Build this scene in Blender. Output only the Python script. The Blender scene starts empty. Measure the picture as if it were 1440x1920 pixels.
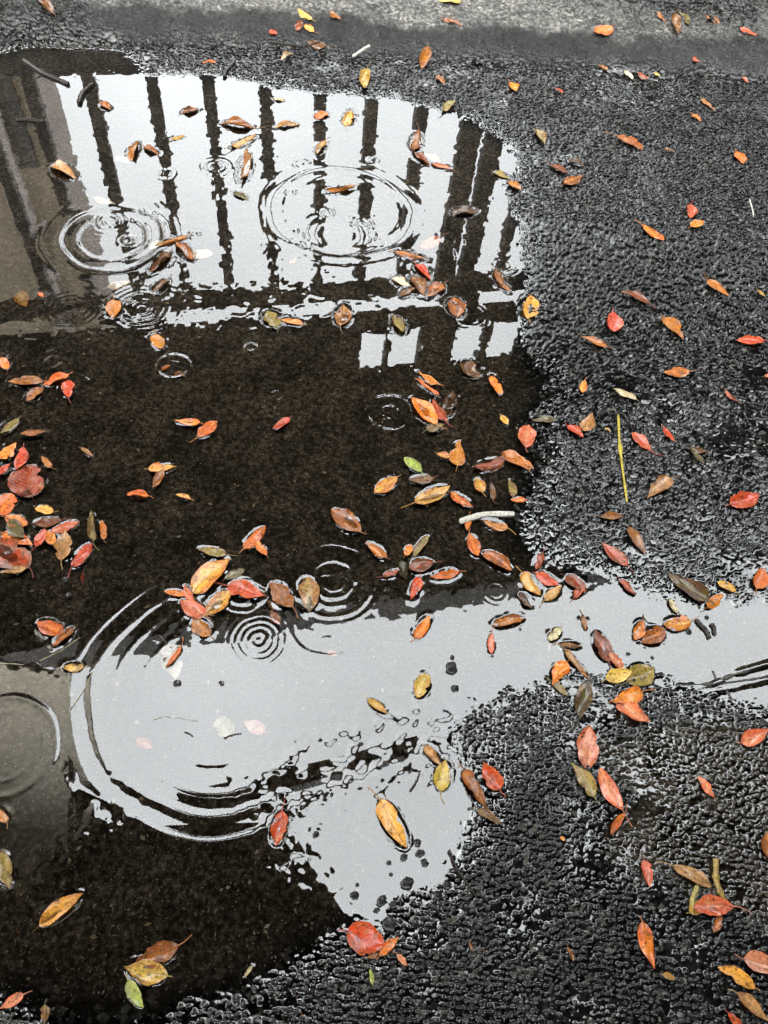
import bpy, math, random
import numpy as np
from mathutils import Matrix, Vector

SC = bpy.context.scene
COL = SC.collection
rnd = random.Random(7)

# ------------------------------------------------------------------ camera
FPX, CX, CY, CAMH = 1441.0, 720.0, 960.0, 1.45          # photo 1440 x 1920
PITCH, ROLL = math.radians(55.62), math.radians(8.16)
F = np.array([0, math.cos(PITCH), -math.sin(PITCH)])
D0 = np.array([0, -math.sin(PITCH), -math.cos(PITCH)])
R0 = np.array([1.0, 0, 0])
U = R0 * math.cos(ROLL) - D0 * math.sin(ROLL)
V = R0 * math.sin(ROLL) + D0 * math.cos(ROLL)
cam_d = bpy.data.cameras.new('camera')
cam = bpy.data.objects.new('camera', cam_d)
COL.objects.link(cam)
cam_d.sensor_fit = 'VERTICAL'
cam_d.sensor_height = 36.0
cam_d.lens = FPX / 1920 * 36.0
cam_d.clip_start = 0.05
cam_d.clip_end = 1000
M = Matrix((( U[0], -V[0], -F[0], 0), (U[1], -V[1], -F[1], 0), (U[2], -V[2], -F[2], CAMH), (0, 0, 0, 1)))
cam.matrix_world = M
SC.camera = cam

# ------------------------------------------------------------------ light
SUN_EL, SUN_AZ = math.radians(48), math.radians(215)
SKY_STRENGTH = 0.1
SKY_ZENITH = 10.0
world = bpy.data.worlds.new('World')
SC.world = world
world.use_nodes = True
wn, wl = world.node_tree.nodes, world.node_tree.links
bg = wn['Background']
sky = wn.new('ShaderNodeTexSky')
sky.sky_type = 'NISHITA'
sky.sun_disc = False
sky.sun_elevation = SUN_EL
sky.sun_rotation = SUN_AZ
tc = wn.new('ShaderNodeTexCoord')
sep = wn.new('ShaderNodeSeparateXYZ')
wl.new(tc.outputs['Generated'], sep.inputs[0])
mr = wn.new('ShaderNodeMapRange')                       # overcast sky: zenith brighter than horizon
mr.inputs['From Min'].default_value = 0.0
mr.inputs['From Max'].default_value = 1.0
mr.inputs['To Min'].default_value = 0.62
mr.inputs['To Max'].default_value = 1.0
wl.new(sep.outputs['Z'], mr.inputs['Value'])
nz = wn.new('ShaderNodeTexNoise')
nz.inputs['Scale'].default_value = 2.2
nz.inputs['Detail'].default_value = 4
wl.new(tc.outputs['Generated'], nz.inputs['Vector'])
mr2 = wn.new('ShaderNodeMapRange')
mr2.inputs['From Min'].default_value = 0.3
mr2.inputs['From Max'].default_value = 0.7
mr2.inputs['To Min'].default_value = 0.84
mr2.inputs['To Max'].default_value = 1.12
wl.new(nz.outputs['Fac'], mr2.inputs['Value'])
mu = wn.new('ShaderNodeMath'); mu.operation = 'MULTIPLY'
wl.new(mr.outputs[0], mu.inputs[0]); wl.new(mr2.outputs[0], mu.inputs[1])
cl = wn.new('ShaderNodeVectorMath'); cl.operation = 'SCALE'
cl.inputs[0].default_value = (SKY_ZENITH * 0.965, SKY_ZENITH * 1.0, SKY_ZENITH * 1.01)
wl.new(mu.outputs[0], cl.inputs['Scale'])
mxw = wn.new('ShaderNodeMix'); mxw.data_type = 'RGBA'
mxw.inputs['Factor'].default_value = 0.96               # cloud cover
wl.new(sky.outputs[0], mxw.inputs['A']); wl.new(cl.outputs[0], mxw.inputs['B'])
wl.new(mxw.outputs['Result'], bg.inputs['Color'])
bg.inputs['Strength'].default_value = SKY_STRENGTH

sun_d = bpy.data.lights.new('sun', 'SUN')
sun_d.energy = 0.5
sun_d.angle = math.radians(40)
sun_d.color = (1, 0.97, 0.92)
sun = bpy.data.objects.new('sun', sun_d)
COL.objects.link(sun)
sd_dir = Vector((math.sin(SUN_AZ) * math.cos(SUN_EL), math.cos(SUN_AZ) * math.cos(SUN_EL), math.sin(SUN_EL)))
sun.rotation_euler = sd_dir.to_track_quat('Z', 'Y').to_euler()

vs = SC.view_settings
vs.view_transform = 'Standard'
vs.look = 'None'
vs.exposure = 3.3
vs.gamma = 1.0
vs.use_curve_mapping = False
SC.cycles.max_bounces = 8
SC.cycles.transparent_max_bounces = 12
SC.cycles.caustics_reflective = False
SC.cycles.caustics_refractive = False
SC.cycles.use_denoising = True
SC.cycles.denoiser = 'OPENIMAGEDENOISE'
SC.cycles.denoising_input_passes = 'RGB_ALBEDO_NORMAL'

# ------------------------------------------------------------------ mapping helpers
def ray(u, v):
    r = F * FPX + U * (u - CX) + V * (v - CY)
    return r / np.linalg.norm(r)

def g(u, v, z=0.0):
    r = ray(u, v)
    t = (CAMH - z) / -r[2]
    return r * t + np.array([0, 0, CAMH])

def pxm(u, v):
    p = g(u, v)
    return FPX / np.dot(p - np.array([0, 0, CAMH]), F)

def refl_z(u, v, Z):                                     # where the mirrored view ray reaches the height Z
    r = ray(u, v) * np.array([1, 1, -1.0])
    return np.array([0, 0, -CAMH]) + r * ((Z + CAMH) / r[2])

def refl_plane(u, v, P, N):
    r = ray(u, v) * np.array([1, 1, -1.0])
    O = np.array([0, 0, -CAMH])
    return O + r * (np.dot(P - O, N) / np.dot(r, N))

# ------------------------------------------------------------------ noise
_rs = np.random.RandomState(11)
TAB = _rs.rand(16, 256, 256).astype(np.float64)

def vnoise(x, y, cell, seed):
    t = TAB[seed % 16]
    X, Y = x / cell + 37.3 * seed, y / cell + 11.7 * seed
    i, j = np.floor(X).astype(np.int64), np.floor(Y).astype(np.int64)
    fx, fy = X - i, Y - j
    fx = fx * fx * fx * (fx * (fx * 6 - 15) + 10)
    fy = fy * fy * fy * (fy * (fy * 6 - 15) + 10)
    i0, i1, j0, j1 = i & 255, (i + 1) & 255, j & 255, (j + 1) & 255
    a = t[i0, j0] * (1 - fx) + t[i1, j0] * fx
    b = t[i0, j1] * (1 - fx) + t[i1, j1] * fx
    return (a * (1 - fy) + b * fy) * 2 - 1

def fbm(x, y, cell, seed, oct=3):
    s, a = 0, 1.0
    for k in range(oct):
        s = s + a * vnoise(x, y, cell / 2 ** k, seed + k)
        a *= 0.5
    return s

def worley(x, y, cell, seed):
    X, Y = x / cell, y / cell
    i, j = np.floor(X).astype(np.int64), np.floor(Y).astype(np.int64)
    f1 = np.full(x.shape, 9.0); f2 = np.full(x.shape, 9.0); rid = np.zeros(x.shape)
    for di in (-1, 0, 1):
        for dj in (-1, 0, 1):
            a, b = (i + di) & 255, (j + dj) & 255
            px = i + di + 0.12 + 0.76 * TAB[seed % 16, a, b]
            py = j + dj + 0.12 + 0.76 * TAB[(seed + 1) % 16, a, b]
            d = np.hypot(X - px, Y - py)
            r = TAB[(seed + 2) % 16, a, b]
            new = d < f1
            f2 = np.where(new, f1, np.minimum(f2, d))
            rid = np.where(new, r, rid)
            f1 = np.where(new, d, f1)
    return f1, f2, rid

def smooth(a, b, x):
    t = np.clip((x - a) / (b - a), 0, 1)
    return t * t * (3 - 2 * t)

def sdist(x, y, poly):                                  # signed distance, negative inside
    d = np.full(x.shape, 1e9); ins = np.zeros(x.shape, bool)
    n = len(poly)
    for k in range(n):
        x0, y0 = poly[k]; x1, y1 = poly[(k + 1) % n]
        ex, ey = x1 - x0, y1 - y0
        t = np.clip(((x - x0) * ex + (y - y0) * ey) / (ex * ex + ey * ey + 1e-12), 0, 1)
        d = np.minimum(d, (x - x0 - ex * t) ** 2 + (y - y0 - ey * t) ** 2)
        c = (y0 > y) != (y1 > y)
        xi = x0 + (y - y0) * ex / (ey if abs(ey) > 1e-12 else 1e-12)
        ins ^= c & (x < xi)
    return np.where(ins, -1, 1) * np.sqrt(d)

def P(pts):
    return [tuple(g(*q)[:2]) for q in pts]

MAIN = P([(-500, 130), (-150, 95), (0, 92), (60, 80), (120, 76), (180, 78), (235, 84), (262, 108), (285, 132), (340, 138), (400, 136),
          (470, 146), (520, 160), (600, 168), (690, 172), (740, 180), (800, 192), (860, 214), (905, 230), (950, 262), (985, 300),
          (962, 350), (985, 410), (1000, 470), (1003, 560), (985, 630), (1005, 690), (1030, 710), (1030, 745), (998, 785),
          (1010, 840), (1005, 900), (985, 960), (990, 1005), (1040, 1040), (1110, 1068), (1200, 1102), (1290, 1130), (1440, 1118),
          (1700, 1090), (1700, 1340), (1440, 1335), (1330, 1316), (1260, 1298), (1215, 1272), (1150, 1268), (1060, 1266),
          (1000, 1288), (940, 1290), (905, 1320), (878, 1352), (868, 1400), (880, 1440), (915, 1500), (890, 1570), (855, 1618),
          (815, 1665), (760, 1690), (720, 1732), (650, 1775), (570, 1818), (500, 1868), (400, 1905), (250, 1945), (90, 1935),
          (10, 1900), (-200, 1930), (-600, 1900)])
SHALLOW = P([(1040, 1345), (1150, 1385), (1300, 1345), (1430, 1350), (1650, 1345), (1650, 1730), (1440, 1745), (1340, 1700), (1245, 1650),
             (1160, 1625), (1130, 1565), (1190, 1500), (1130, 1440), (1080, 1405)])
POOL = P([(1115, 160), (1150, 142), (1200, 140), (1260, 155), (1265, 180), (1230, 205), (1180, 200), (1130, 185)])
POOLB = P([(1215, 735), (1255, 745), (1270, 775), (1240, 800), (1205, 775)])

BF0, BF1 = g(0, 80)[:2], g(1000, 138)[:2]               # foot of the bank behind the puddle
_bd = (BF1 - BF0) / np.linalg.norm(BF1 - BF0)
_bn = np.array([-_bd[1], _bd[0]])

def bank_s(x, y):
    return (x - BF0[0]) * _bn[0] + (y - BF0[1]) * _bn[1]

def macro(x, y):
    x = np.asarray(x, float); y = np.asarray(y, float)
    wob = 0.020 * vnoise(x, y, 0.09, 3) + 0.011 * vnoise(x, y, 0.035, 9) + 0.006 * vnoise(x, y, 0.016, 4)
    sd = sdist(x, y, MAIN) + wob
    dep = np.where(sd < 0, -0.0030 - 0.013 * (1 - np.exp(sd / 0.09)), -0.0030 + 0.0062 * (1 - np.exp(-sd / 0.13)))
    s2 = sdist(x, y, SHALLOW) + 2 * wob
    m2 = smooth(0.05, -0.04, s2)
    dep = dep * (1 - m2) + m2 * np.minimum(dep, -0.0020 + 0.0007 * vnoise(x, y, 0.06, 7))
    for pl, dz in ((POOL, -0.006), (POOLB, -0.0035)):
        s3 = sdist(x, y, pl) + 2 * wob
        dep = np.minimum(dep, dz + np.clip(s3 + 0.02, 0, 1) * 0.18)
    dep = dep + 0.0007 * vnoise(x, y, 0.11, 5) * smooth(-0.02, 0.05, sd)
    b = bank_s(x, y) + 0.025 * vnoise(x, y, 0.35, 6) + 0.012 * vnoise(x, y, 0.09, 8)
    bank = 0.078 * smooth(-0.02, 0.20, b)
    # rubble heap at the back, right
    hx, hy = g(1290, -5, 0.10)[:2]
    e = ((x - hx) / 0.55) ** 2 + ((y - hy) / 0.20) ** 2
    bank = bank + 0.055 * np.exp(-e) * smooth(0.05, 0.2, b + 0.15)
    return dep + bank

def stones(x, y):
    near = worley(x, y, 0.0092, 1)
    far = worley(x, y, 0.0128, 5)
    def dome(w):
        f1, f2, r = w
        return np.sqrt(np.clip(1 - (f1 / 0.80) ** 2, 0, 1)) * smooth(0.02, 0.26, f2 - f1) * np.where(r < 0.12, 0.15, 0.55 + 0.65 * r)
    d = np.hypot(x, y)
    m = smooth(1.75, 1.95, d + 0.35 * vnoise(x, y, 0.12, 9) + 0.25 * vnoise(x, y, 0.03, 10))
    b = smooth(0.02, 0.14, bank_s(x, y))
    h = dome(near) * 0.0046 * (1 - m) + dome(far) * 0.0062 * m
    h = h + dome(worley(x, y, 0.0052, 3)) * 0.0009
    big = dome(worley(x, y, 0.0125, 8)) * 0.0056 + dome(worley(x, y, 0.0058, 4)) * 0.0008
    k = smooth(0.1, 0.5, vnoise(x, y, 0.16, 10)) * (1 - m)
    h = h * (1 - k) + big * k
    h = h * (1 - 0.30 * b) + b * (0.006 * fbm(x, y, 0.05, 12, 3))
    hx, hy = g(1290, 0, 0.10)[:2]
    hp = np.exp(-((x - hx) / 0.5) ** 4 - ((y - hy) / 0.22) ** 4) * b
    h = h + hp * (0.030 * dome(worley(x, y, 0.055, 2)) + 0.014 * dome(worley(x, y, 0.024, 4)))
    return h

# ------------------------------------------------------------------ materials
def new_mat(name):
    m = bpy.data.materials.new(name)
    m.use_nodes = True
    nt = m.node_tree
    return m, nt.nodes, nt.links, nt.nodes['Principled BSDF']

def node(ns, t, **kw):
    n = ns.new(t)
    for k, v in kw.items():
        if k in n.inputs: n.inputs[k].default_value = v
        else: setattr(n, k, v)
    return n

def ramp(ns, stops):
    r = ns.new('ShaderNodeValToRGB')
    el = r.color_ramp.elements
    while len(el) < len(stops): el.new(0.5)
    for e, (p, c) in zip(el, stops):
        e.position = p
        e.color = (*c, 1) if len(c) == 3 else c
    return r

def mixc(ns, ls, fac, a, b, blend='MIX'):
    m = ns.new('ShaderNodeMix'); m.data_type = 'RGBA'; m.blend_type = blend
    for s, v in (('Factor', fac), ('A', a), ('B', b)):
        if hasattr(v, 'links'): ls.new(v, m.inputs[s])
        else: m.inputs[s].default_value = v if s == 'Factor' else (*v, 1)
    return m.outputs['Result']

def math_n(ns, ls, op, a, b=None, clamp=False):
    m = ns.new('ShaderNodeMath'); m.operation = op; m.use_clamp = clamp
    for k, v in enumerate((a, b)):
        if v is None: continue
        if hasattr(v, 'links'): ls.new(v, m.inputs[k])
        else: m.inputs[k].default_value = v
    return m.outputs[0]

def ground_mat():
    m, ns, ls, b = new_mat('wet_asphalt')
    geo = ns.new('ShaderNodeNewGeometry')
    pos = geo.outputs['Position']
    film = node(ns, 'ShaderNodeAttribute', attribute_name='film').outputs['Fac']
    silt = node(ns, 'ShaderNodeAttribute', attribute_name='silt').outputs['Fac']
    bank = node(ns, 'ShaderNodeAttribute', attribute_name='bank').outputs['Fac']
    v = node(ns, 'ShaderNodeTexVoronoi', Scale=115.0); ls.new(pos, v.inputs['Vector'])
    n1 = node(ns, 'ShaderNodeTexNoise', Scale=9.0, Detail=5.0); ls.new(pos, n1.inputs['Vector'])
    n2 = node(ns, 'ShaderNodeTexNoise', Scale=260.0, Detail=4.0); ls.new(pos, n2.inputs['Vector'])
    sv = ns.new('ShaderNodeSeparateColor'); ls.new(v.outputs['Color'], sv.inputs[0])
    st = ramp(ns, [(0.0, (0.002, 0.002, 0.002)), (0.55, (0.006, 0.006, 0.0058)), (0.86, (0.015, 0.0145, 0.0135)), (1.0, (0.070, 0.064, 0.054))])
    ls.new(sv.outputs[0], st.inputs[0])
    mud = ramp(ns, [(0.36, (0.006, 0.0046, 0.003)), (0.5, (0.029, 0.0225, 0.0153)), (0.64, (0.100, 0.080, 0.056))])
    nm = node(ns, 'ShaderNodeTexNoise', Scale=100.0, Detail=6.0, Roughness=0.75); ls.new(pos, nm.inputs['Vector'])
    ls.new(nm.outputs['Fac'], mud.inputs[0])
    c = mixc(ns, ls, silt, st.outputs[0], mud.outputs[0])
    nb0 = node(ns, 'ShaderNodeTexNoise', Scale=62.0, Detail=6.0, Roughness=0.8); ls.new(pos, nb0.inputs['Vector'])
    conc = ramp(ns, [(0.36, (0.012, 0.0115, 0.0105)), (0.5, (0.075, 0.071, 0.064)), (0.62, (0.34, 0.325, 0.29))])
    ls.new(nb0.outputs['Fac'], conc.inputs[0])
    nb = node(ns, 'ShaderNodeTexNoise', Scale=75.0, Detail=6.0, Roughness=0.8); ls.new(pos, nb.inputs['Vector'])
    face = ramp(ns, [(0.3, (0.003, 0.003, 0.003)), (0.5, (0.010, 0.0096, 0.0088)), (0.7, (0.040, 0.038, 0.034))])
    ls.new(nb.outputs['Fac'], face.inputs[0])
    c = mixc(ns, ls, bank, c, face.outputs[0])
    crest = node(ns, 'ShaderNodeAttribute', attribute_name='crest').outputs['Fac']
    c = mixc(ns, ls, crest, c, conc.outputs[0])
    # pale grit
    for sc, thr, ch, colr in ((150.0, 0.17, 0.80, (0.20, 0.185, 0.15)), (75.0, 0.11, 0.78, (0.26, 0.23, 0.18))):
        vv = node(ns, 'ShaderNodeTexVoronoi', Scale=sc); ls.new(pos, vv.inputs['Vector'])
        s2 = ns.new('ShaderNodeSeparateColor'); ls.new(vv.outputs['Color'], s2.inputs[0])
        a = math_n(ns, ls, 'LESS_THAN', vv.outputs['Distance'], thr)
        bb = math_n(ns, ls, 'GREATER_THAN', s2.outputs[1], ch)
        f = math_n(ns, ls, 'MULTIPLY', a, bb)
        c = mixc(ns, ls, f, c, colr)
    mot = ramp(ns, [(0.32, (0.55, 0.55, 0.55)), (0.68, (1.35, 1.35, 1.35))]); ls.new(n1.outputs['Fac'], mot.inputs[0])
    c = mixc(ns, ls, 1.0, c, mot.outputs[0], 'MULTIPLY')
    ls.new(c, b.inputs['Base Color'])
    r = math_n(ns, ls, 'SUBTRACT', 0.035, math_n(ns, ls, 'MULTIPLY', film, 0.02))
    r = math_n(ns, ls, 'ADD', r, math_n(ns, ls, 'MULTIPLY', bank, 0.28))
    r = math_n(ns, ls, 'ADD', r, math_n(ns, ls, 'MULTIPLY', math_n(ns, ls, 'SUBTRACT', n2.outputs['Fac'], 0.5), 0.05), True)
    ls.new(r, b.inputs['Roughness'])
    b.inputs['IOR'].default_value = 1.7
    under = node(ns, 'ShaderNodeAttribute', attribute_name='under').outputs['Fac']
    sl = math_n(ns, ls, 'ADD', 0.17, math_n(ns, ls, 'MULTIPLY', film, 0.36))
    sl = math_n(ns, ls, 'MULTIPLY', sl, math_n(ns, ls, 'SUBTRACT', 1.0, under), True)
    ls.new(sl, b.inputs['Specular IOR Level'])
    bp = node(ns, 'ShaderNodeBump', Distance=0.0012)
    stg = math_n(ns, ls, 'SUBTRACT', 0.10, math_n(ns, ls, 'MULTIPLY', film, 0.09))
    stg = math_n(ns, ls, 'ADD', stg, math_n(ns, ls, 'MULTIPLY', bank, 0.8))
    ls.new(stg, bp.inputs['Strength'])
    ls.new(n2.outputs['Fac'], bp.inputs['Height'])
    bp2 = node(ns, 'ShaderNodeBump', Distance=0.006)
    ls.new(math_n(ns, ls, 'MULTIPLY', bank, 0.7), bp2.inputs['Strength']); ls.new(nb.outputs['Fac'], bp2.inputs['Height']); ls.new(bp.outputs[0], bp2.inputs['Normal'])
    ls.new(bp2.outputs[0], b.inputs['Normal'])
    return m

def water_mat():
    m = bpy.data.materials.new('rain_water'); m.use_nodes = True
    ns, ls = m.node_tree.nodes, m.node_tree.links
    ns.remove(ns['Principled BSDF'])
    fr = node(ns, 'ShaderNodeFresnel', IOR=WATER_IOR)
    tr = ns.new('ShaderNodeBsdfTransparent'); tr.inputs[0].default_value = (0.93, 0.925, 0.90, 1)
    gl = node(ns, 'ShaderNodeBsdfGlossy', Roughness=0.0)
    mx = ns.new('ShaderNodeMixShader')
    ls.new(fr.outputs[0], mx.inputs[0]); ls.new(tr.outputs[0], mx.inputs[1]); ls.new(gl.outputs[0], mx.inputs[2])
    ls.new(mx.outputs[0], ns['Material Output'].inputs['Surface'])
    return m
WATER_IOR = 1.80

def leaf_mat():
    m, ns, ls, b = new_mat('wet_leaf')
    t1 = node(ns, 'ShaderNodeAttribute', attribute_name='tint', attribute_type='OBJECT').outputs['Color']
    t2 = node(ns, 'ShaderNodeAttribute', attribute_name='tint_edge', attribute_type='OBJECT').outputs['Color']
    am = node(ns, 'ShaderNodeAttribute', attribute_name='blotch', attribute_type='OBJECT').outputs['Fac']
    uv = ns.new('ShaderNodeUVMap')
    oi = ns.new('ShaderNodeObjectInfo')
    tco = ns.new('ShaderNodeTexCoord')
    off = ns.new('ShaderNodeVectorMath'); off.operation = 'SCALE'
    off.inputs[0].default_value = (31.0, 17.0, 5.0); ls.new(oi.outputs['Random'], off.inputs['Scale'])
    ad = ns.new('ShaderNodeVectorMath'); ad.operation = 'ADD'
    ls.new(tco.outputs['Object'], ad.inputs[0]); ls.new(off.outputs[0], ad.inputs[1])
    n1 = node(ns, 'ShaderNodeTexNoise', Scale=48.0, Detail=4.0, Roughness=0.6); ls.new(ad.outputs[0], n1.inputs['Vector'])
    n2 = node(ns, 'ShaderNodeTexNoise', Scale=150.0, Detail=4.0, Roughness=0.65); ls.new(ad.outputs[0], n2.inputs['Vector'])
    sp = ns.new('ShaderNodeSeparateXYZ'); ls.new(uv.outputs[0], sp.inputs[0])
    av = math_n(ns, ls, 'ABSOLUTE', math_n(ns, ls, 'SUBTRACT', sp.outputs['Y'], 0.5))
    ed = math_n(ns, ls, 'MULTIPLY', av, 0.55)
    f = math_n(ns, ls, 'ADD', n1.outputs['Fac'], ed)
    f = math_n(ns, ls, 'ADD', f, math_n(ns, ls, 'SUBTRACT', am, 0.65))
    fr = ramp(ns, [(0.46, (0, 0, 0)), (0.60, (1, 1, 1))]); ls.new(f, fr.inputs[0])
    c = mixc(ns, ls, fr.outputs[0], t1, t2)
    # side veins
    vx = math_n(ns, ls, 'SUBTRACT', math_n(ns, ls, 'MULTIPLY', sp.outputs['X'], 9.0), math_n(ns, ls, 'MULTIPLY', av, 7.0))
    fr2 = math_n(ns, ls, 'FRACT', vx)
    vein = ramp(ns, [(0.0, (1, 1, 1)), (0.09, (0, 0, 0)), (0.91, (0, 0, 0)), (1.0, (1, 1, 1))]); ls.new(fr2, vein.inputs[0])
    vc = mixc(ns, ls, 0.5, c, (0.30, 0.20, 0.09))
    c = mixc(ns, ls, math_n(ns, ls, 'MULTIPLY', vein.outputs[0], 0.35), c, vc)
    # dark specks and rot
    sk = ramp(ns, [(0.545, (0, 0, 0)), (0.61, (1, 1, 1))]); ls.new(n2.outputs['Fac'], sk.inputs[0])
    c = mixc(ns, ls, math_n(ns, ls, 'MULTIPLY', sk.outputs[0], 0.72), c, (0.022, 0.011, 0.005))
    fine = ramp(ns, [(0.3, (0.60, 0.60, 0.60)), (0.6, (1.35, 1.30, 1.25))]); ls.new(n2.outputs['Fac'], fine.inputs[0])
    c = mixc(ns, ls, 1.0, c, fine.outputs[0], 'MULTIPLY')
    n3 = node(ns, 'ShaderNodeTexNoise', Scale=75.0, Detail=5.0, Roughness=0.7, Distortion=0.6)
    ad3 = ns.new('ShaderNodeVectorMath'); ad3.operation = 'ADD'; ad3.inputs[1].default_value = (3.3, 8.1, 1.7)
    ls.new(ad.outputs[0], ad3.inputs[0]); ls.new(ad3.outputs[0], n3.inputs['Vector'])
    rot = ramp(ns, [(0.545, (0, 0, 0)), (0.60, (1, 1, 1))]); ls.new(n3.outputs['Fac'], rot.inputs[0])
    c = mixc(ns, ls, math_n(ns, ls, 'MULTIPLY', rot.outputs[0], 0.5), c, (0.05, 0.022, 0.008))
    pal = ramp(ns, [(0.36, (1, 1, 1)), (0.43, (0, 0, 0))]); ls.new(n3.outputs['Fac'], pal.inputs[0])
    c = mixc(ns, ls, math_n(ns, ls, 'MULTIPLY', pal.outputs[0], 0.35), c, (0.50, 0.30, 0.12))
    ls.new(c, b.inputs['Base Color'])
    b.inputs['Specular IOR Level'].default_value = 0.5
    rr = ramp(ns, [(0.38, (0.05, 0.05, 0.05)), (0.62, (0.32, 0.32, 0.32))]); ls.new(n1.outputs['Fac'], rr.inputs[0])
    ls.new(rr.outputs[0], b.inputs['Roughness'])
    b.inputs['IOR'].default_value = 1.5
    bp = node(ns, 'ShaderNodeBump', Distance=0.0010, Strength=0.55)
    hh = math_n(ns, ls, 'ADD', n1.outputs['Fac'], math_n(ns, ls, 'MULTIPLY', vein.outputs[0], -0.25))
    hh = math_n(ns, ls, 'ADD', hh, math_n(ns, ls, 'MULTIPLY', n2.outputs['Fac'], 0.3))
    ls.new(hh, bp.inputs['Height'])
    ls.new(bp.outputs[0], b.inputs['Normal'])
    return m

def tint_mat(name, rough=0.3, sc=60.0):                   # twigs, stalks, pebbles: own colour per object
    m, ns, ls, b = new_mat(name)
    t1 = node(ns, 'ShaderNodeAttribute', attribute_name='tint', attribute_type='OBJECT').outputs['Color']
    tco = ns.new('ShaderNodeTexCoord')
    n = node(ns, 'ShaderNodeTexNoise', Scale=sc * 4, Detail=4.0); ls.new(tco.outputs['Object'], n.inputs['Vector'])
    k = ramp(ns, [(0.3, (0.45, 0.45, 0.45)), (0.7, (1.4, 1.4, 1.4))]); ls.new(n.outputs['Fac'], k.inputs[0])
    c = mixc(ns, ls, 1.0, t1, k.outputs[0], 'MULTIPLY')
    ls.new(c, b.inputs['Base Color'])
    b.inputs['Roughness'].default_value = rough
    b.inputs['Specular IOR Level'].default_value = 0.3
    bp = node(ns, 'ShaderNodeBump', Distance=0.001, Strength=0.5); ls.new(n.outputs['Fac'], bp.inputs['Height'])
    ls.new(bp.outputs[0], b.inputs['Normal'])
    return m

def plain_mat(name, colr, rough=0.6, var=0.3, sc=6.0):
    m, ns, ls, b = new_mat(name)
    tco = ns.new('ShaderNodeTexCoord')
    n = node(ns, 'ShaderNodeTexNoise', Scale=sc, Detail=6.0); ls.new(tco.outputs['Object'], n.inputs['Vector'])
    lo = tuple(x * (1 - var) for x in colr); hi = tuple(x * (1 + var) for x in colr)
    k = ramp(ns, [(0.3, lo), (0.7, hi)]); ls.new(n.outputs['Fac'], k.inputs[0])
    ls.new(k.outputs[0], b.inputs['Base Color'])
    b.inputs['Roughness'].default_value = rough
    return m

MAT_GROUND, MAT_WATER, MAT_LEAF = ground_mat(), water_mat(), leaf_mat()
MAT_TWIG, MAT_STALK, MAT_STONE = tint_mat('wet_twig', 0.25), tint_mat('leaf_stalk', 0.4), tint_mat('wet_pebble', 0.15, 30)
MAT_DARK = plain_mat('dark_painted_steel', (0.022, 0.021, 0.020), 0.6)
MAT_SOFFIT = plain_mat('dark_soffit_board', (0.020, 0.019, 0.018), 0.8)
MAT_WALL = plain_mat('tan_render', (0.30, 0.25, 0.18), 0.85, 0.35, 1.3)
MAT_PALE = plain_mat('pale_render', (0.42, 0.37, 0.34), 0.85, 0.2, 1.3)

# ------------------------------------------------------------------ object helpers
def tag(o, label=None, cat=None, group=None, kind=None):
    if label: o['label'] = label
    if cat: o['category'] = cat
    if group: o['group'] = group
    if kind: o['kind'] = kind
    return o

def link(name, me, mat, parent=None):
    o = bpy.data.objects.new(name, me)
    COL.objects.link(o)
    if mat: me.materials.append(mat)
    if parent: o.parent = parent
    return o

def mesh_py(name, vs_, fs, smooth_=False):
    me = bpy.data.meshes.new(name)
    me.from_pydata([tuple(map(float, v)) for v in vs_], [], fs)
    if smooth_: me.polygons.foreach_set('use_smooth', [True] * len(me.polygons))
    me.update()
    return me

def mesh_np(name, co, quads):
    me = bpy.data.meshes.new(name)
    me.vertices.add(len(co)); me.vertices.foreach_set('co', co.astype(np.float32).ravel())
    n = len(quads)
    me.loops.add(n * 4); me.loops.foreach_set('vertex_index', quads.astype(np.int32).ravel())
    me.polygons.add(n); me.polygons.foreach_set('loop_start', np.arange(0, n * 4, 4, dtype=np.int32))
    me.polygons.foreach_set('use_smooth', np.ones(n, bool))
    me.update(calc_edges=True)
    return me

def attr(me, name, val):
    a = me.attributes.new(name, 'FLOAT', 'POINT')
    a.data.foreach_set('value', val.astype(np.float32).ravel())

def empty(name, loc):
    o = bpy.data.objects.new(name, None)
    COL.objects.link(o); o.location = loc
    o.empty_display_size = 0.1
    return o

# ------------------------------------------------------------------ leaf table
# stalk end px, tip px, width/length, colour, curl, flag (s = under water)
COLS = {
 'R': ((.42, .040, .012), (.30, .045, .010), 'bright red'),
 'r': ((.22, .030, .008), (.11, .028, .007), 'dark red'),
 'O': ((.56, .165, .018), (.42, .085, .012), 'orange'),
 'o': ((.36, .115, .016), (.17, .050, .009), 'orange brown'),
 'B': ((.20, .072, .016), (.085, .030, .008), 'brown'),
 'b': ((.075, .030, .009), (.038, .016, .006), 'dark brown'),
 'Y': ((.44, .29, .055), (.30, .16, .03), 'yellow'),
 'y': ((.50, .24, .038), (.36, .12, .018), 'golden orange'),
 'T': ((.36, .20, .070), (.21, .085, .022), 'tan'),
 'C': ((.48, .41, .27), (.33, .24, .13), 'cream'),  # on sunken leaves this pale tone also paints in the mirrored sky
 'P': ((.50, .175, .085), (.42, .085, .035), 'salmon pink'),
 'G': ((.30, .36, .07), (.22, .24, .06), 'yellow green'),
 'g': ((.060, .052, .013), (.050, .026, .010), 'dark olive'),
 'L': ((.19, .145, .035), (.12, .06, .018), 'olive'),
}
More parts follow.
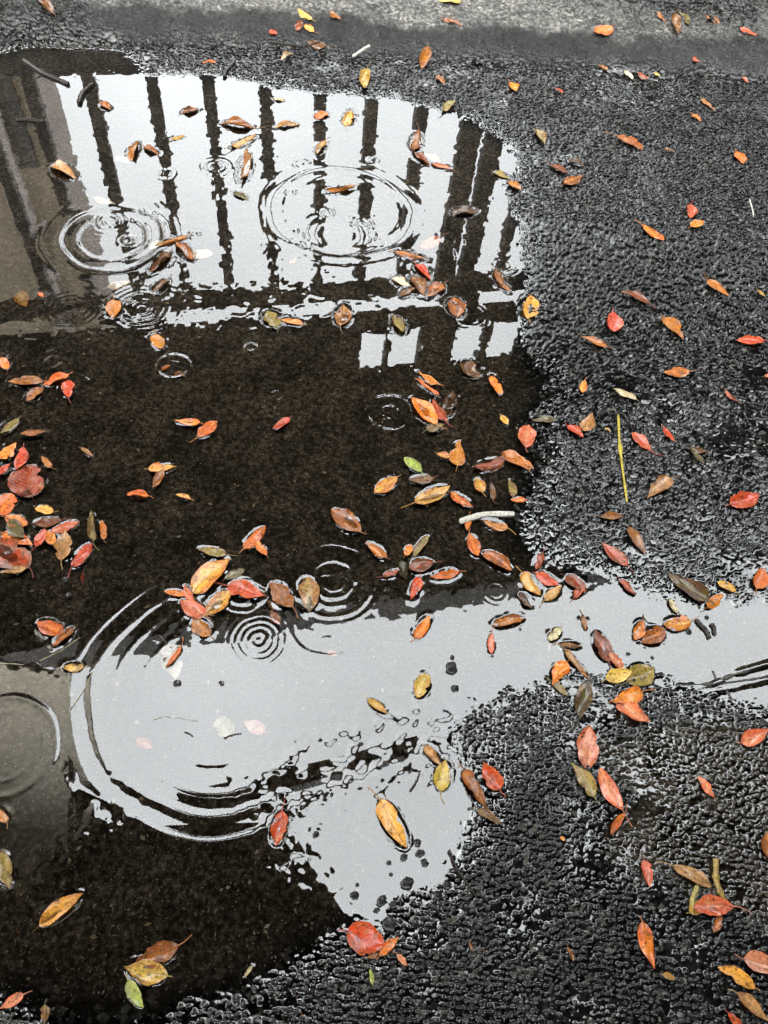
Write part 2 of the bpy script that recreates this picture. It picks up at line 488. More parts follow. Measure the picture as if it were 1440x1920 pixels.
LEAVES = """
110 62 80 38 .4 B 1.2|405 120 380 122 .5 O 1.2|190 193 208 207 .6 o 1|342 212 372 205 .7 B 1.2|475 240 412 231 .5 o 1.1|435 278 480 255 .4 T 1|245 302 258 265 .35 o 1.6
215 290 248 300 .6 C .3 s|270 275 298 290 .5 o 1.3|322 262 345 255 .5 Y .8|465 287 452 345 .28 T 1.5|438 360 465 375 .5 g .6|98 308 145 335 .5 T 1|175 365 215 378 .5 C .5 s
350 445 292 463 .3 o 2|345 470 400 470 .6 C .3 s|305 445 278 462 .6 C .3 s|330 455 362 490 .5 o 1.2|318 475 282 512 .4 B 2|315 525 285 548 .5 b 1.5|200 535 245 525 .6 C .3 s
213 560 210 598 .6 o .4|35 540 48 572 .6 T .3 s|72 548 82 558 .5 O .3|290 628 303 655 .7 y .5|302 690 318 680 .6 O .3 s|325 695 350 702 .6 o .3 s|14 692 2 668 .6 O .4
80 715 13 715 .45 o .3|130 702 82 722 .5 O .7|82 725 50 752 .6 B .6|128 745 125 712 .65 R .5|35 785 0 813 .5 L .5|85 810 38 813 .4 B .4|-2 862 32 832 .7 O .4
44 838 30 882 .5 R .4|-8 890 20 870 .6 R .4|96 877 78 855 .45 o .4|60 930 45 872 .95 r .2|152 840 176 858 .3 B .8|375 793 325 787 .4 O .3|370 820 407 790 .6 O .2
278 880 332 875 .5 y .6|304 882 288 915 .5 o 1|278 930 238 928 .5 O 1|358 936 328 927 .35 y .3|-2 966 20 925 .9 O .2|100 960 65 952 .6 y .3|10 968 52 985 .6 O .4
20 975 45 1010 .6 g .3|115 975 58 982 .45 r .3|95 998 150 978 .45 P .3|68 1025 85 992 .55 R .3|100 1022 90 995 .6 O .4|115 1052 122 992 .55 T .4|5 1000 62 1022 .5 O .4
55 1062 -12 1010 .7 r .3|50 1066 0 1075 .4 T .4|135 1063 172 1018 .5 R .6|176 1018 172 958 .32 L 1|195 1013 190 975 .4 o 1|153 1092 154 1065 .25 r .5 s|118 1185 68 1165 .6 O .2
140 1175 97 1212 .4 o .8|157 1251 115 1250 .5 Y .3|425 1040 367 1028 .4 L .3|362 1112 432 1045 .52 y .2|350 1115 308 1110 .4 O .5|366 1142 345 1095 .35 P .8|385 1155 338 1125 .6 P .3
380 1155 430 1108 .55 y .3|395 1192 362 1160 .7 o .3|420 1082 458 1064 .5 C .3 s|425 1098 500 1118 .55 R .15|310 1203 328 1272 .62 C .4 s|340 1212 312 1250 .3 O .7|408 1343 432 1380 .95 C .2 s
497 1370 455 1350 .65 P .25 s|253 1382 285 1400 .6 P .2 s|862 8 822 6 .8 Y .4|585 80 560 65 .6 Y .8|588 90 570 82 .7 y .6|612 102 573 95 .5 B .5|556 88 568 78 .7 r .8
520 87 505 85 .8 R .6|618 60 638 70 .7 B 1|550 106 528 116 .6 C 1|825 75 860 85 .45 o .8|800 102 790 128 .45 o .5|688 138 683 173 .38 Y .6|818 148 834 162 .6 B .8
830 212 852 195 .5 L .8|592 222 615 212 .8 O .5|648 236 660 203 .4 Y .5|562 232 515 238 .45 T .7|610 266 593 290 .45 T 1|665 352 608 360 .35 o 1.8|785 246 775 285 .4 B .7
775 285 805 312 .35 r 1.2|842 316 808 308 .5 P .8|792 283 828 297 .6 C .3 s|825 440 790 462 .6 P .25 s|845 398 897 395 .5 b .8|926 322 956 335 .6 L .6|957 158 965 177 .7 O .6
740 473 802 487 .35 o 1|542 490 555 480 .5 P .4 s|513 185 533 190 .6 C .5|735 520 772 537 .55 C .6|774 518 796 556 .6 B .7|832 533 800 556 .7 o .5|780 495 808 527 .4 R 1|750 555 778 540 .5 B .6
858 594 850 557 .75 o .5|930 506 942 537 .5 B 1|935 531 957 546 .5 B .6|520 613 500 583 .75 L .3|568 608 525 600 .42 y .3|638 613 645 572 .6 T .7|739 594 756 626 .6 L 1
543 783 511 804 .45 R .4|822 722 785 698 .45 O .7|783 713 823 741 .22 O .8|818 798 772 746 .5 O .4|836 792 812 750 .42 R .6|836 784 848 733 .5 b .8|800 806 833 795 .6 L .5
867 678 898 708 .8 b .6|919 704 941 739 .45 O .6|939 780 952 798 .65 y .3|791 886 758 858 .55 G .2|819 851 846 859 .6 y .3|858 873 862 824 .55 y .3|746 894 701 925 .52 y .2
813 897 766 900 .5 B .4|778 942 844 911 .45 y .5|846 924 888 951 .5 O .5|905 923 893 895 .75 y .4|925 939 920 905 .4 B .6|946 864 884 880 .5 r .7|940 848 1002 883 .48 o .5
962 932 954 898 .5 L .6|986 938 957 938 .55 O .5|985 841 992 797 .65 P .5|990 600 994 556 .6 y .5|1216 574 1164 549 .4 r .5|1147 588 1148 626 .65 R .4|1139 655 1087 634 .42 o .4
1242 599 1278 643 .55 o .3|1324 531 1364 561 .55 o .4|1418 546 1432 560 .4 Y .6|1430 643 1379 642 .5 R .4|1291 700 1241 703 .55 o .3|1094 719 1090 743 .5 O .6|1191 753 1146 734 .4 C .4
1357 737 1383 761 .35 r .9|1448 709 1430 709 .6 P .4|1041 788 997 790 .45 g .4|1061 802 1093 823 .6 R .6|1090 813 1108 779 .6 T .6|1219 849 1183 814 .55 R .4|1242 806 1263 831 .5 R .5
1290 845 1329 853 .35 B .7|1294 844 1319 876 .35 g .6|1256 902 1210 939 .5 T .6|1367 949 1421 928 .6 R .4|1132 805 1143 812 .6 Y .4|1137 81 1106 91 .75 O .3|1246 46 1227 31 .4 o .8
1261 39 1271 69 .4 B .8|1290 49 1265 29 .4 g .8|1321 39 1347 53 .6 B .5|1382 61 1416 71 .6 R .5|1194 144 1214 151 .8 r .6|1168 140 1186 150 .5 C .8|1223 145 1234 149 .7 Y .5
1118 134 1137 140 .5 B .7|1289 130 1305 135 .6 r .5|1388 152 1403 159 .6 r .5|1040 171 1056 180 .5 r .6|1313 189 1339 211 .3 T .5|1297 219 1312 231 .7 O .6|1004 247 1021 277 .45 L .6
1154 260 1204 284 .5 o .4|1243 284 1264 290 .5 B .6|1379 289 1393 310 .7 O .6|1029 312 1061 331 .5 r .5|1064 304 1096 317 .6 b .5|1057 351 1093 334 .55 o .6|954 344 976 361 .6 o .6
1293 387 1292 413 .6 R .6|1294 429 1318 419 .7 O .5|1201 427 1244 454 .45 O .3|456 1031 498 987 .5 O .7|501 1041 478 1014 .5 O .8|677 998 621 954 .55 o .3|726 1046 687 1017 .5 o .6
774 1044 804 1004 .32 L 1|759 1041 771 1022 .7 O .6|814 1054 766 1066 .65 r .4|752 1048 763 1086 .5 g .3 s|717 1081 750 1069 .4 r .7|862 1071 807 1081 .4 O .7|786 1084 769 1127 .45 R .5
880 1000 896 1043 .55 O .5|880 968 876 996 .5 O .8|952 991 901 974 .45 y .4|904 1034 960 1069 .5 o .4|549 1138 506 1091 .6 o .25|520 1142 500 1122 .6 B .3 s|580 1147 572 1078 .58 T .25
524 1168 508 1140 .6 O .3 s|778 1197 806 1153 .45 O .7|614 1218 636 1228 .6 P .4 s|922 1188 921 1227 .38 P .5|803 1263 782 1309 .6 Y .4|689 1311 727 1338 .4 Y .6|796 1399 832 1440 .4 T .9
826 1484 836 1424 .62 Y .3|712 1499 764 1592 .42 y .6|529 1519 517 1589 .55 R .5|651 1745 719 1773 .85 R .15|711 1793 748 1757 .42 O .4|690 1796 710 1788 .6 T .4|744 1789 764 1813 .45 P .6
698 1846 693 1817 .42 G .6|869 1444 917 1522 .38 o .8|936 1482 904 1430 .75 R .5|894 1519 942 1551 .35 L .7|878 1768 885 1786 .4 B .6|740 1678 746 1692 .5 C .3 s
1016 1038 1004 1070 .6 r .8|1003 1074 1047 1097 .6 R .5|979 1074 1013 1116 .6 y .5|1019 1127 1052 1099 .45 T .6|1059 1079 1100 1111 .65 r .5|1076 1122 1094 1098 .5 R .6|974 1111 999 1142 .55 b .8
1176 1063 1126 1019 .5 r .3|1177 991 1208 1043 .38 B .5|1124 972 1166 970 .45 B .4|1161 1087 1191 1117 .4 r .6|1327 1126 1249 1076 .48 g .3|1379 1112 1342 1094 .55 Y .4|1415 1106 1428 1067 .6 O .3
1324 1141 1353 1117 .55 o .6|1269 1151 1254 1124 .5 C .5|1293 1165 1242 1173 .65 y .4|1246 1180 1202 1206 .65 o .5|1206 1164 1189 1201 .5 o .6|986 1158 921 1173 .36 o .7|1092 1153 1098 1183 .45 B .8
1051 1178 1029 1202 .6 C .6|1141 1242 1114 1181 .55 r .3|1141 1224 1166 1258 .6 P .4|1134 1276 1183 1261 .6 Y .3|1174 1281 1224 1252 .75 L .3|1202 1298 1139 1319 .48 O .3|1154 1321 1216 1356 .55 P .5
1061 1243 1034 1287 .6 O .6|1034 1279 1066 1309 .4 L .6|1084 1350 1099 1281 .48 g .6|1059 1219 1107 1277 .25 T .8|1049 1209 1092 1213 .4 B .9|1041 1199 1035 1252 .55 C .3 s|1099 1445 1105 1360 .55 P .2
1387 1394 1442 1367 .48 P .5|1112 1497 1069 1431 .5 L .4|1164 1522 1121 1442 .45 P .4|1168 1527 1139 1568 .35 O .9|1338 1497 1307 1456 .42 P .3|1206 1613 1215 1667 .52 P .6|1257 1624 1333 1664 .4 T .6
1374 1700 1294 1706 .48 P .3|1289 1712 1326 1684 .5 Y .5|1351 1718 1335 1750 .5 o .6|1202 1729 1223 1817 .42 O .4|1240 1827 1263 1836 .6 Y .6|1391 1799 1458 1811 .65 P .25|1413 1853 1341 1814 .42 y .3
1377 1861 1442 1917 .42 T .4|1361 1899 1392 1932 .5 R .5|1048 1570 1058 1578 .7 y .3|1062 1777 1073 1803 .4 B .6|1440 1612 1436 1560 .6 o .4|-8 1598 18 1667 .5 L .3|74 1736 156 1674 .42 y .4
336 1772 250 1809 .55 o .3|316 1830 233 1813 .55 Y .4|240 1838 270 1890 .5 G .4|46 1864 -1 1892 .5 P .3|85 1884 85 1922 .65 L .4|13 1541 -2 1514 .5 y .6|473 1811 456 1834 .4 C 1.2
"""

# things to steer by in the leaf labels: px, phrase
MARKS = [((1165, 862), 'the yellow straw'), ((462, 1106), 'the red leaf under a ripple ring'), ((775, 872), 'the yellow green leaf'),
         ((683, 1760), 'the round red leaf at the shore'), ((912, 968), 'the pale floating stick'), ((85, 135), 'the long dark twig'),
         ((160, 175), 'the short slanted twig'), ((677, 99), 'the white cigarette-like stick'), ((430, 130), 'the upright dark twig'),
         ((1287, 1101), 'the big dark olive leaf'), ((485, 1200), 'the target-like ripple rings'), ((1345, 1650), 'the thick yellow twig'),
         ((1375, 1265), 'the knobbly sunken branch'), ((866, 1640), 'the thin dark twig at the shore'), ((60, 227), 'the level black twig'),
         ((205, 415), 'the ripples at upper left'), ((640, 400), 'the wide ripple at upper middle'), ((730, 775), 'the ripple on dark water'),
         ((625, 1085), 'the ripple by the tan leaf'), ((1408, 393), 'the thin white splinter'), ((275, 1830), 'the yellow leaf at lower left'),
         ((1190, 165), 'the small far pool'), ((51, 900), 'the round dark red leaf'), ((325, 688), 'the lone ripple at left'),
         ((1101, 1402), 'the flat salmon leaf on asphalt'), ((1270, 30), 'the rubble heap'), ((130, 577), 'the ripple at the left edge'),
         ((535, 86), 'the berry twig')]

def parse_leaves():
    out = []
    for it in LEAVES.replace('\n', '|').split('|'):
        p = it.split()
        if not p: continue
        out.append(dict(b=(float(p[0]), float(p[1])), t=(float(p[2]), float(p[3])), w=float(p[4]), c=p[5], curl=float(p[6]), s=len(p) > 7))
    return out
LV = parse_leaves()
_mx = np.array([[0.5 * (l['b'][0] + l['t'][0]), 0.5 * (l['b'][1] + l['t'][1])] for l in LV])
_g0 = np.array([g(*q)[:2] for q in _mx])
for _ in range(4):                                        # settle on the bank
    _z = np.maximum(macro(_g0[:, 0], _g0[:, 1]), 0.0)
    _g0 = np.array([g(q[0], q[1], z)[:2] for q, z in zip(_mx, _z)])
_sd = sdist(_g0[:, 0], _g0[:, 1], MAIN)
_e = 0.02
_gx = (macro(_g0[:, 0] + _e, _g0[:, 1]) - macro(_g0[:, 0] - _e, _g0[:, 1])) / (2 * _e)
_gy = (macro(_g0[:, 0], _g0[:, 1] + _e) - macro(_g0[:, 0], _g0[:, 1] - _e)) / (2 * _e)
for i, l in enumerate(LV):
    l['px'] = _mx[i]; l['z'] = _z[i]; l['in'] = _sd[i] < -0.004; l['slope'] = (_gx[i], _gy[i]); l['sd'] = _sd[i]
    a, b_ = g(*l['b'], l['z']), g(*l['t'], l['z'])
    l['A'], l['B'] = a, b_
    l['L'] = float(np.hypot(*(b_ - a)[:2]))
    l['mid'] = (a + b_)[:2] / 2
    if not l['in']: l['s'] = False

# ------------------------------------------------------------------ ground and water
def build_ground():
    nc, nr = 860, 900
    # screen-even rows measured on an unrolled camera
    tv = np.linspace(math.tan(math.radians(55.62 - 95)), math.tan(math.radians(55.62 - 15.0)), nr)
    el = PITCH - np.arctan(tv)
    Y = CAMH / np.tan(el)
    Yr = [Y[0]]
    for a, b_ in zip(Y[:-1], Y[1:]):                     # the rising bank needs closer rows than flat ground
        m_ = 3 if 2.75 < a < 3.9 else 2 if 2.2 < a <= 2.75 else 1
        Yr += [a + (b_ - a) * (q + 1) / m_ for q in range(m_)]
    Y = np.array(Yr)
    depth = Y * math.cos(PITCH) + CAMH * math.sin(PITCH)
    uu = np.linspace(-0.66, 0.78, nc)
    ext = np.array([0.03, 0.1, 0.25, 0.6, 1.4, 3, 7, 20, 60])
    uu = np.concatenate([uu[0] - ext[::-1], uu, uu[-1] + ext])
    yb = np.array([0.1, 0.3, 0.8, 2, 5, 15, 50, 150])
    ye = np.array([0.1, 0.3, 0.8, 1.6, 3.5, 8, 20, 60, 180, 500])
    Y = np.concatenate([Y[0] - yb[::-1], Y, Y[-1] + ye])
    depth = np.concatenate([np.full(len(yb), depth[0]), depth, np.full(len(ye), depth[-1]) + ye * 0.6])
    X = uu[None, :] * depth[:, None]
    YY = np.repeat(Y[:, None], len(uu), 1)
    nR, nC = X.shape
    x, y = X.ravel(), YY.ravel()
    mac = macro(x, y)
    st = stones(x, y)
    sd = sdist(x, y, MAIN)
    bk = smooth(0.0, 0.12, bank_s(x, y) + 0.02 * vnoise(x, y, 0.07, 2))
    inside = smooth(-0.015, -0.09, sd)
    ux = x / np.repeat(depth[:, None], len(uu), 1).ravel()      # relief fades where the mesh coarsens, out of view
    st = st * (1 - smooth(0.76, 0.80, ux)) * (1 - smooth(0.64, 0.68, -ux)) * smooth(-0.17, -0.12, y) + 0.002 * ((ux > 0.78) | (ux < -0.66))
    hx, hy = g(1290, 0, 0.10)[:2]
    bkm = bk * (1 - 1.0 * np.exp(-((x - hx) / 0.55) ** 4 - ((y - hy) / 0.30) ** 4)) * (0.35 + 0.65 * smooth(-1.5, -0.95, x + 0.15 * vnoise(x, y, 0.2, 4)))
    st = st * (1 - 0.72 * inside)
    stone = mac + st
    lev = mac + 0.0004 + 0.0030 * smooth(0.25, 0.75, vnoise(x, y, 0.13, 15) + 0.3 * vnoise(x, y, 0.04, 3)) + 0.0012 * vnoise(x, y, 0.045, 13) + 0.0008 * vnoise(x, y, 0.013, 14) - 0.003 * bk - 0.006 * inside
    k = 0.00035
    dlt = np.clip((stone - lev) / k, -40, 40)
    S = lev + k * np.log1p(np.exp(dlt))
    film = 1 / (1 + np.exp(dlt * 0.8))
    far = np.hypot(x, y) > 8
    S = np.where(far, mac, S)
    idx = np.arange(nR * nC).reshape(nR, nC)
    q = np.stack([idx[:-1, :-1], idx[:-1, 1:], idx[1:, 1:], idx[1:, :-1]], -1).reshape(-1, 4)
    me = mesh_np('ground', np.stack([x, y, S], 1), q)
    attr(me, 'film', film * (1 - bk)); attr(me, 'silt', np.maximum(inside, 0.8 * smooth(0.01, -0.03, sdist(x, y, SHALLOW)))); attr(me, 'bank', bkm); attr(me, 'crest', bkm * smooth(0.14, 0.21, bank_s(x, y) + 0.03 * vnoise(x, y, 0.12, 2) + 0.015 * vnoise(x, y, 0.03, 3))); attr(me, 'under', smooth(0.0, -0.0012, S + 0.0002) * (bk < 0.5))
    o = link('ground', me, MAT_GROUND)
    tag(o, 'wet black asphalt of a worn road with coarse stones and a low bank behind', kind='structure')

    # ---- water
    w = np.zeros_like(x)
    calm = np.clip(-(mac + 0.003) / 0.003, 0, 1)
    for (cx_, cy_, R, lam, sig, slope) in RINGS:
        s = pxm(cx_, cy_); c = g(cx_, cy_)
        lam = max(lam, 10.0) / s; R_ = R / s; sg = sig / s
        dx, dy = x - c[0], y - c[1]
        r = np.hypot(dx, dy)
        mk = np.abs(r - R_) < 3 * sg
        rr = r[mk]; th = np.arctan2(dy[mk], dx[mk])
        wob = 1 + 0.02 * np.sin(3 * th + cx_) + 0.012 * np.sin(7 * th + cy_)
        if R > 300:                                    # train of short waves running to the lower right
            slope = slope * smooth(0.80, 0.97, np.cos(th + 0.42)) * (0.6 + 0.8 * vnoise(x[mk], y[mk], 0.05, 12))
        elif R > 120 and cy_ > 1200:                     # the widest ring survives only on its near and left side
            slope = slope * smooth(-0.25, 0.45, np.cos(th + 2.53))
        w[mk] += slope * lam / (2 * math.pi) * np.cos(2 * math.pi * (rr * wob - R_) / lam) * np.exp(-((rr - R_) / sg) ** 2) * (0.75 + 0.35 * np.sin(2 * th + cy_ * 0.3))
    # rain chop
    chop = 0.00006 * vnoise(x, y, 0.030, 1) + 0.00003 * vnoise(x, y, 0.013, 2)
    for (cx_, cy_, r_, a_) in CHOP:
        c = g(cx_, cy_); s = pxm(cx_, cy_)
        e = np.exp(-((x - c[0]) ** 2 + (y - c[1]) ** 2) / (r_ / s) ** 2)
        chop = chop + a_ * e * (vnoise(x, y, 0.022, 6) + 0.4 * vnoise(x, y, 0.010, 7))
    w = (w + chop) * calm
    for pl, hh in RIDGES:
        for a_, b_ in zip(pl[:-1], pl[1:]):
            p, p2 = g(*a_)[:2], g(*b_)[:2]
            e_ = p2 - p
            tt = np.clip(((x - p[0]) * e_[0] + (y - p[1]) * e_[1]) / (e_ @ e_), 0, 1)
            d2 = (x - p[0] - e_[0] * tt) ** 2 + (y - p[1] - e_[1] * tt) ** 2
            w = np.maximum(w, hh * np.exp(-d2 / 0.0065 ** 2) * (0.7 + 0.5 * vnoise(x, y, 0.03, 9)))
    # water climbs a little at the rim of every floating leaf and dips under its blade
    for l in LV:
        if not l['in'] or l['s']: continue
        L, W = l['L'], l['L'] * l['w']
        d = (l['B'] - l['A'])[:2] / L
        mk = np.abs(x - l['mid'][0]) < L * 0.5 + 0.03
        mk &= np.abs(y - l['mid'][1]) < L * 0.5 + 0.03
        dx, dy = x[mk] - l['mid'][0], y[mk] - l['mid'][1]
        a, b_ = dx * d[0] + dy * d[1], -dx * d[1] + dy * d[0]
        e = np.sqrt((a / (L / 2)) ** 2 + (b_ / (W / 2)) ** 2) + 1e-6
        dd = (e - 1) * np.hypot(a, b_) / e
        mn = np.clip(0.55 + 1.1 * vnoise(x[mk], y[mk], 0.014, 11), 0, 1.5)
        w[mk] += np.where(dd > 0, 0.0008 * mn * np.exp(-dd / 0.0040), 0.0008 * mn - 0.0016 * smooth(0, 0.004, -dd))
    ge = stone + 0.0002
    kk = 0.0006
    t = np.clip((ge - w) / kk, -40, 40)
    Z = w + kk * np.log1p(np.exp(t)) - 0.00030
    keepv = (Z > S - 0.00008) & (mac < 0.012) & (np.abs(x) < 4) & (y < 5) & (y > -0.35)
    K = keepv.reshape(nR, nC)
    kf = (K[:-1, :-1] | K[:-1, 1:] | K[1:, 1:] | K[1:, :-1]).ravel()
    q2 = q[kf]
    used, inv = np.unique(q2, return_inverse=True)
    me = mesh_np('puddle_water', np.stack([x, y, Z], 1)[used], inv.reshape(-1, 4))
    o = link('puddle_water', me, MAT_WATER)
    tag(o, 'shallow rain puddle with drop rings mirroring a bright sky and dark posts', kind='structure')

RINGS = [(485, 1200, 40, 12, 17, .22), (485, 1200, 15, 16, 9, .22), (625, 1085, 40, 17, 15, .30), (625, 1085, 78, 16, 10, .22), (455, 1105, 30, 15, 16, .26), (730, 775, 16, 15, 14, .30),
         (730, 775, 42, 20, 9, .34), (325, 688, 30, 19, 9, .36), (325, 688, 13, 11, 6, .2), (470, 652, 10, 13, 7, .34), (520, 743, 11, 13, 6, .32),
         (130, 577, 25, 11, 22, .13), (265, 575, 40, 11, 26, .11), (205, 415, 22, 11, 18, .15), (242, 450, 11, 18, 9, .32), (280, 392, 15, 12, 10, .25),
         (210, 445, 96, 34, 26, .17), (210, 445, 66, 28, 10, .09), (640, 392, 132, 28, 26, .12), (632, 440, 60, 17, 18, .11), (680, 420, 14, 11, 10, .24),
         (615, 398, 10, 15, 8, .3), (310, 325, 13, 12, 8, .26), (405, 312, 22, 11, 12, .22), (565, 307, 14, 12, 9, .2), (365, 440, 9, 12, 6, .2), (700, 300, 10, 12, 6, .2), (545, 360, 8, 12, 5, .2), (410, 1290, 226, 48, 32, .085),
         (410, 1290, 140, 34, 9, .035), (410, 1290, 190, 34, 10, .05), (410, 1290, 265, 34, 16, .07), (5, 1400, 95, 34, 12, .08), (5, 1400, 66, 28, 8, .05),
         (5, 1400, 150, 34, 12, .06), (410, 1290, 330, 26, 80, .12), (880, 1245, 13, 11, 6, .1), (902, 1302, 15, 11, 7, .13), (825, 1250, 26, 11, 7, .08), (188, 857, 9, 10, 5, .22),
         (180, 622, 11, 10, 6, .22), (880, 592, 28, 10, 14, .1), (945, 497, 25, 10, 13, .1), (620, 1150, 85, 18, 12, .08), (930, 1110, 20, 10, 8, .1),
         (125, 735, 45, 26, 20, .12), (100, 680, 14, 16, 12, .25), (333, 1283, 5, 12, 5, .3), (416, 1283, 4, 11, 4, .25)]
CHOP = [(740, 1400, 110, .0007), (850, 1375, 60, .0012), (600, 1435, 80, .0006), (520, 1490, 80, .0006), (200, 1530, 60, .0006), (560, 1620, 50, .0011), (300, 575, 90, .00012), (560, 580, 120, .00010),
        (420, 480, 260, .00014), (760, 420, 160, .00010), (420, 200, 260, .00004), (650, 1110, 90, .00025), (60, 1660, 100, .0003), (100, 690, 50, .0003), (840, 480, 70, .00008), (1340, 1275, 110, .0004), (330, 1170, 90, .00015)]
RIDGES = [([(1262, 1290), (1330, 1286), (1375, 1263), (1450, 1241)], .0017), ([(1300, 1302), (1380, 1288), (1450, 1270)], .0012)]
build_ground()

# ------------------------------------------------------------------ the shelter mirrored in the puddle
def prism(a, b_, wid, dep, along, nrm):
    """box between two points a-b_, wid across (along) and dep through (nrm)"""
    vs_ = []
    for p in (a, b_):
        for s, t in ((-1, -1), (1, -1), (1, 1), (-1, 1)):
            vs_.append(np.array(p) + along * wid / 2 * s + nrm * dep / 2 * t)
    return vs_, [(0, 3, 2, 1), (4, 5, 6, 7), (0, 1, 5, 4), (1, 2, 6, 5), (2, 3, 7, 6), (3, 0, 4, 7)]

def slab(pts, z0, z1):
    n = len(pts)
    vs_ = [(p[0], p[1], z0) for p in pts] + [(p[0], p[1], z1) for p in pts]
    fs = [tuple(range(n - 1, -1, -1)), tuple(range(n, 2 * n))] + [(k, (k + 1) % n, n + (k + 1) % n, n + k) for k in range(n)]
    return vs_, fs

def build_shelter():
    yaw = math.radians(17.5)
    al = np.array([math.cos(yaw), math.sin(yaw), 0]); nm = np.array([-math.sin(yaw), math.cos(yaw), 0])
    up = np.array([0, 0, 1.0])
    P0 = refl_z(600, 553, 4.0)
    base = empty('covered_walkway', (float(P0[0]), float(P0[1]), 0))
    tag(base, 'dark steel canopy with a row of upright posts, seen mirrored in the puddle', 'canopy')
    o3 = np.array([P0[0], P0[1], 0])
    rp = lambda u, v: refl_plane(u, v, P0, nm)
    X = lambda u, v: float(np.dot(rp(u, v) - o3, al))
    Zc = lambda v, u=820: float(rp(u, v)[2])
    z1a, z1b, z2a, z2b, zr = Zc(521), Zc(549), Zc(578), Zc(610), Zc(680)
    def loc(xa, z, d=0.0): return al * xa + nm * d + up * z
    def part(name, a, b_, w, d, mat=MAT_DARK, ax=al):
        vs_, fs = prism(a, b_, w, d, ax, nm)
        o = link(name, mesh_py(name, vs_, fs), mat, base)
        return o
    for (x2, w_) in ((-34, 25), (68, 24), (178, 24), (293, 23), (395, 23), (499, 22), (600, 20), (696, 22), (791, 23), (889, 40), (938, 34), (1012, 18), (1110, 20), (1210, 20), (1310, 20), (1410, 20)):
        xa = X(x2, 200); w = X(x2 + w_ / 2, 200) - X(x2 - w_ / 2, 200)
        part('post', loc(xa, -0.02), loc(xa, z1a + 0.02), w, 0.10)
    xl, xr = X(-300, 300), X(1750, 500)
    part('beam', loc(xl, (z1a + z1b) / 2), loc(xr, (z1a + z1b) / 2), z1b - z1a, 0.07, ax=up)
    part('beam', loc(xl, (z2a + z2b) / 2), loc(xr, (z2a + z2b) / 2), z2b - z2a, 0.075, ax=up)
    for (x2, v2, w_) in ((817, 640, 64), (724, 650, 7), (908, 640, 15), (985, 640, 18), (300, 575, 14), (860, 560, 70)):
        xa = X(x2, v2); w = X(x2 + w_ / 2, v2) - X(x2 - w_ / 2, v2)
        a, b_ = (z2b, zr) if v2 > 600 else (z1b, z2a)
        part('mullion', loc(xa, a - 0.01), loc(xa, b_ + 0.01), w, 0.10)
    zb = float(rp(150, 138)[2])
    part('base_panel', loc((xl + xr) / 2, -0.02), loc((xl + xr) / 2, zb), xr - xl, 0.05)
    xp = X(676, 650)
    part('infill_panel', loc((xl + xp) / 2, z2b - 0.012), loc((xl + xp) / 2, zr + 0.012), xp - xl, 0.05)
    xq = X(968, 630); 
    part('infill_panel', loc((xq + xr) / 2, z2b - 0.012), loc((xq + xr) / 2, zr + 0.012), xr - xq, 0.05)
    # roof slab from the posts' top back over the road
    zz = zr
    f0, f1 = refl_z(0, 1222, zz), refl_z(960, 1088, zz)
    fd = (f1 - f0) / np.linalg.norm(f1 - f0)
    fl, fr_ = f0 - fd * 8.0, f1 + fd * 12.0
    bl, br = o3 + al * (xl - 6) + nm * 0.03, o3 + al * (xr + 8) + nm * 0.03
    vs_, fs = slab([np.array(p) - o3 for p in (fl, fr_, br, bl)], zz, zz + 0.28)
    link('roof', mesh_py('roof', vs_, fs), MAT_SOFFIT, base)
    # fascia
    vs_, fs = prism(fl - o3 + up * (0.12) - nm * 0.03, fr_ - o3 + up * 0.12 - nm * 0.03, 0.36, 0.05, up, nm)
    link('fascia', mesh_py('fascia', vs_, fs), MAT_DARK, base)
    # tan building beyond the posts at the left
    Q0 = P0 + nm * 4.5
    bx = refl_plane(116, 250, Q0, nm); bx2 = refl_plane(84, 250, Q0, nm)
    b0 = empty('tan_building', (float(bx[0]), float(bx[1]), 0))
    tag(b0, 'tan rendered building behind the posts, mirrored at the upper left of the puddle', 'building')
    def wall(name, x0, x1, d0, d1, z0, z1, mat):
        c = al * (x0 + x1) / 2 + nm * (d0 + d1) / 2
        vs_, fs = prism(c + up * z0, c + up * z1, x1 - x0, d1 - d0, al, nm)
        return link(name, mesh_py(name, vs_, fs), mat, b0)
    wv = float(np.linalg.norm((bx - bx2)[:2]))
    wall('wall', -8, -wv, 0.3, 0.8, 0, 9.5, MAT_WALL)
    wall('pilaster', -wv, 0, 0.2, 0.6, 0, 9.5, MAT_PALE)
    for k in range(3):
        wall('pilaster', -wv * 3.4 - k * 1.9 - 0.30, -wv * 3.4 - k * 1.9, 0.12, 0.30, 0, 9.5, MAT_PALE)
        f = wall('window', -wv * 2.2 - k * 1.9 - 0.55, -wv * 2.2 - k * 1.9, 0.22, 0.30, 3.2, 5.4, MAT_DARK)
build_shelter()

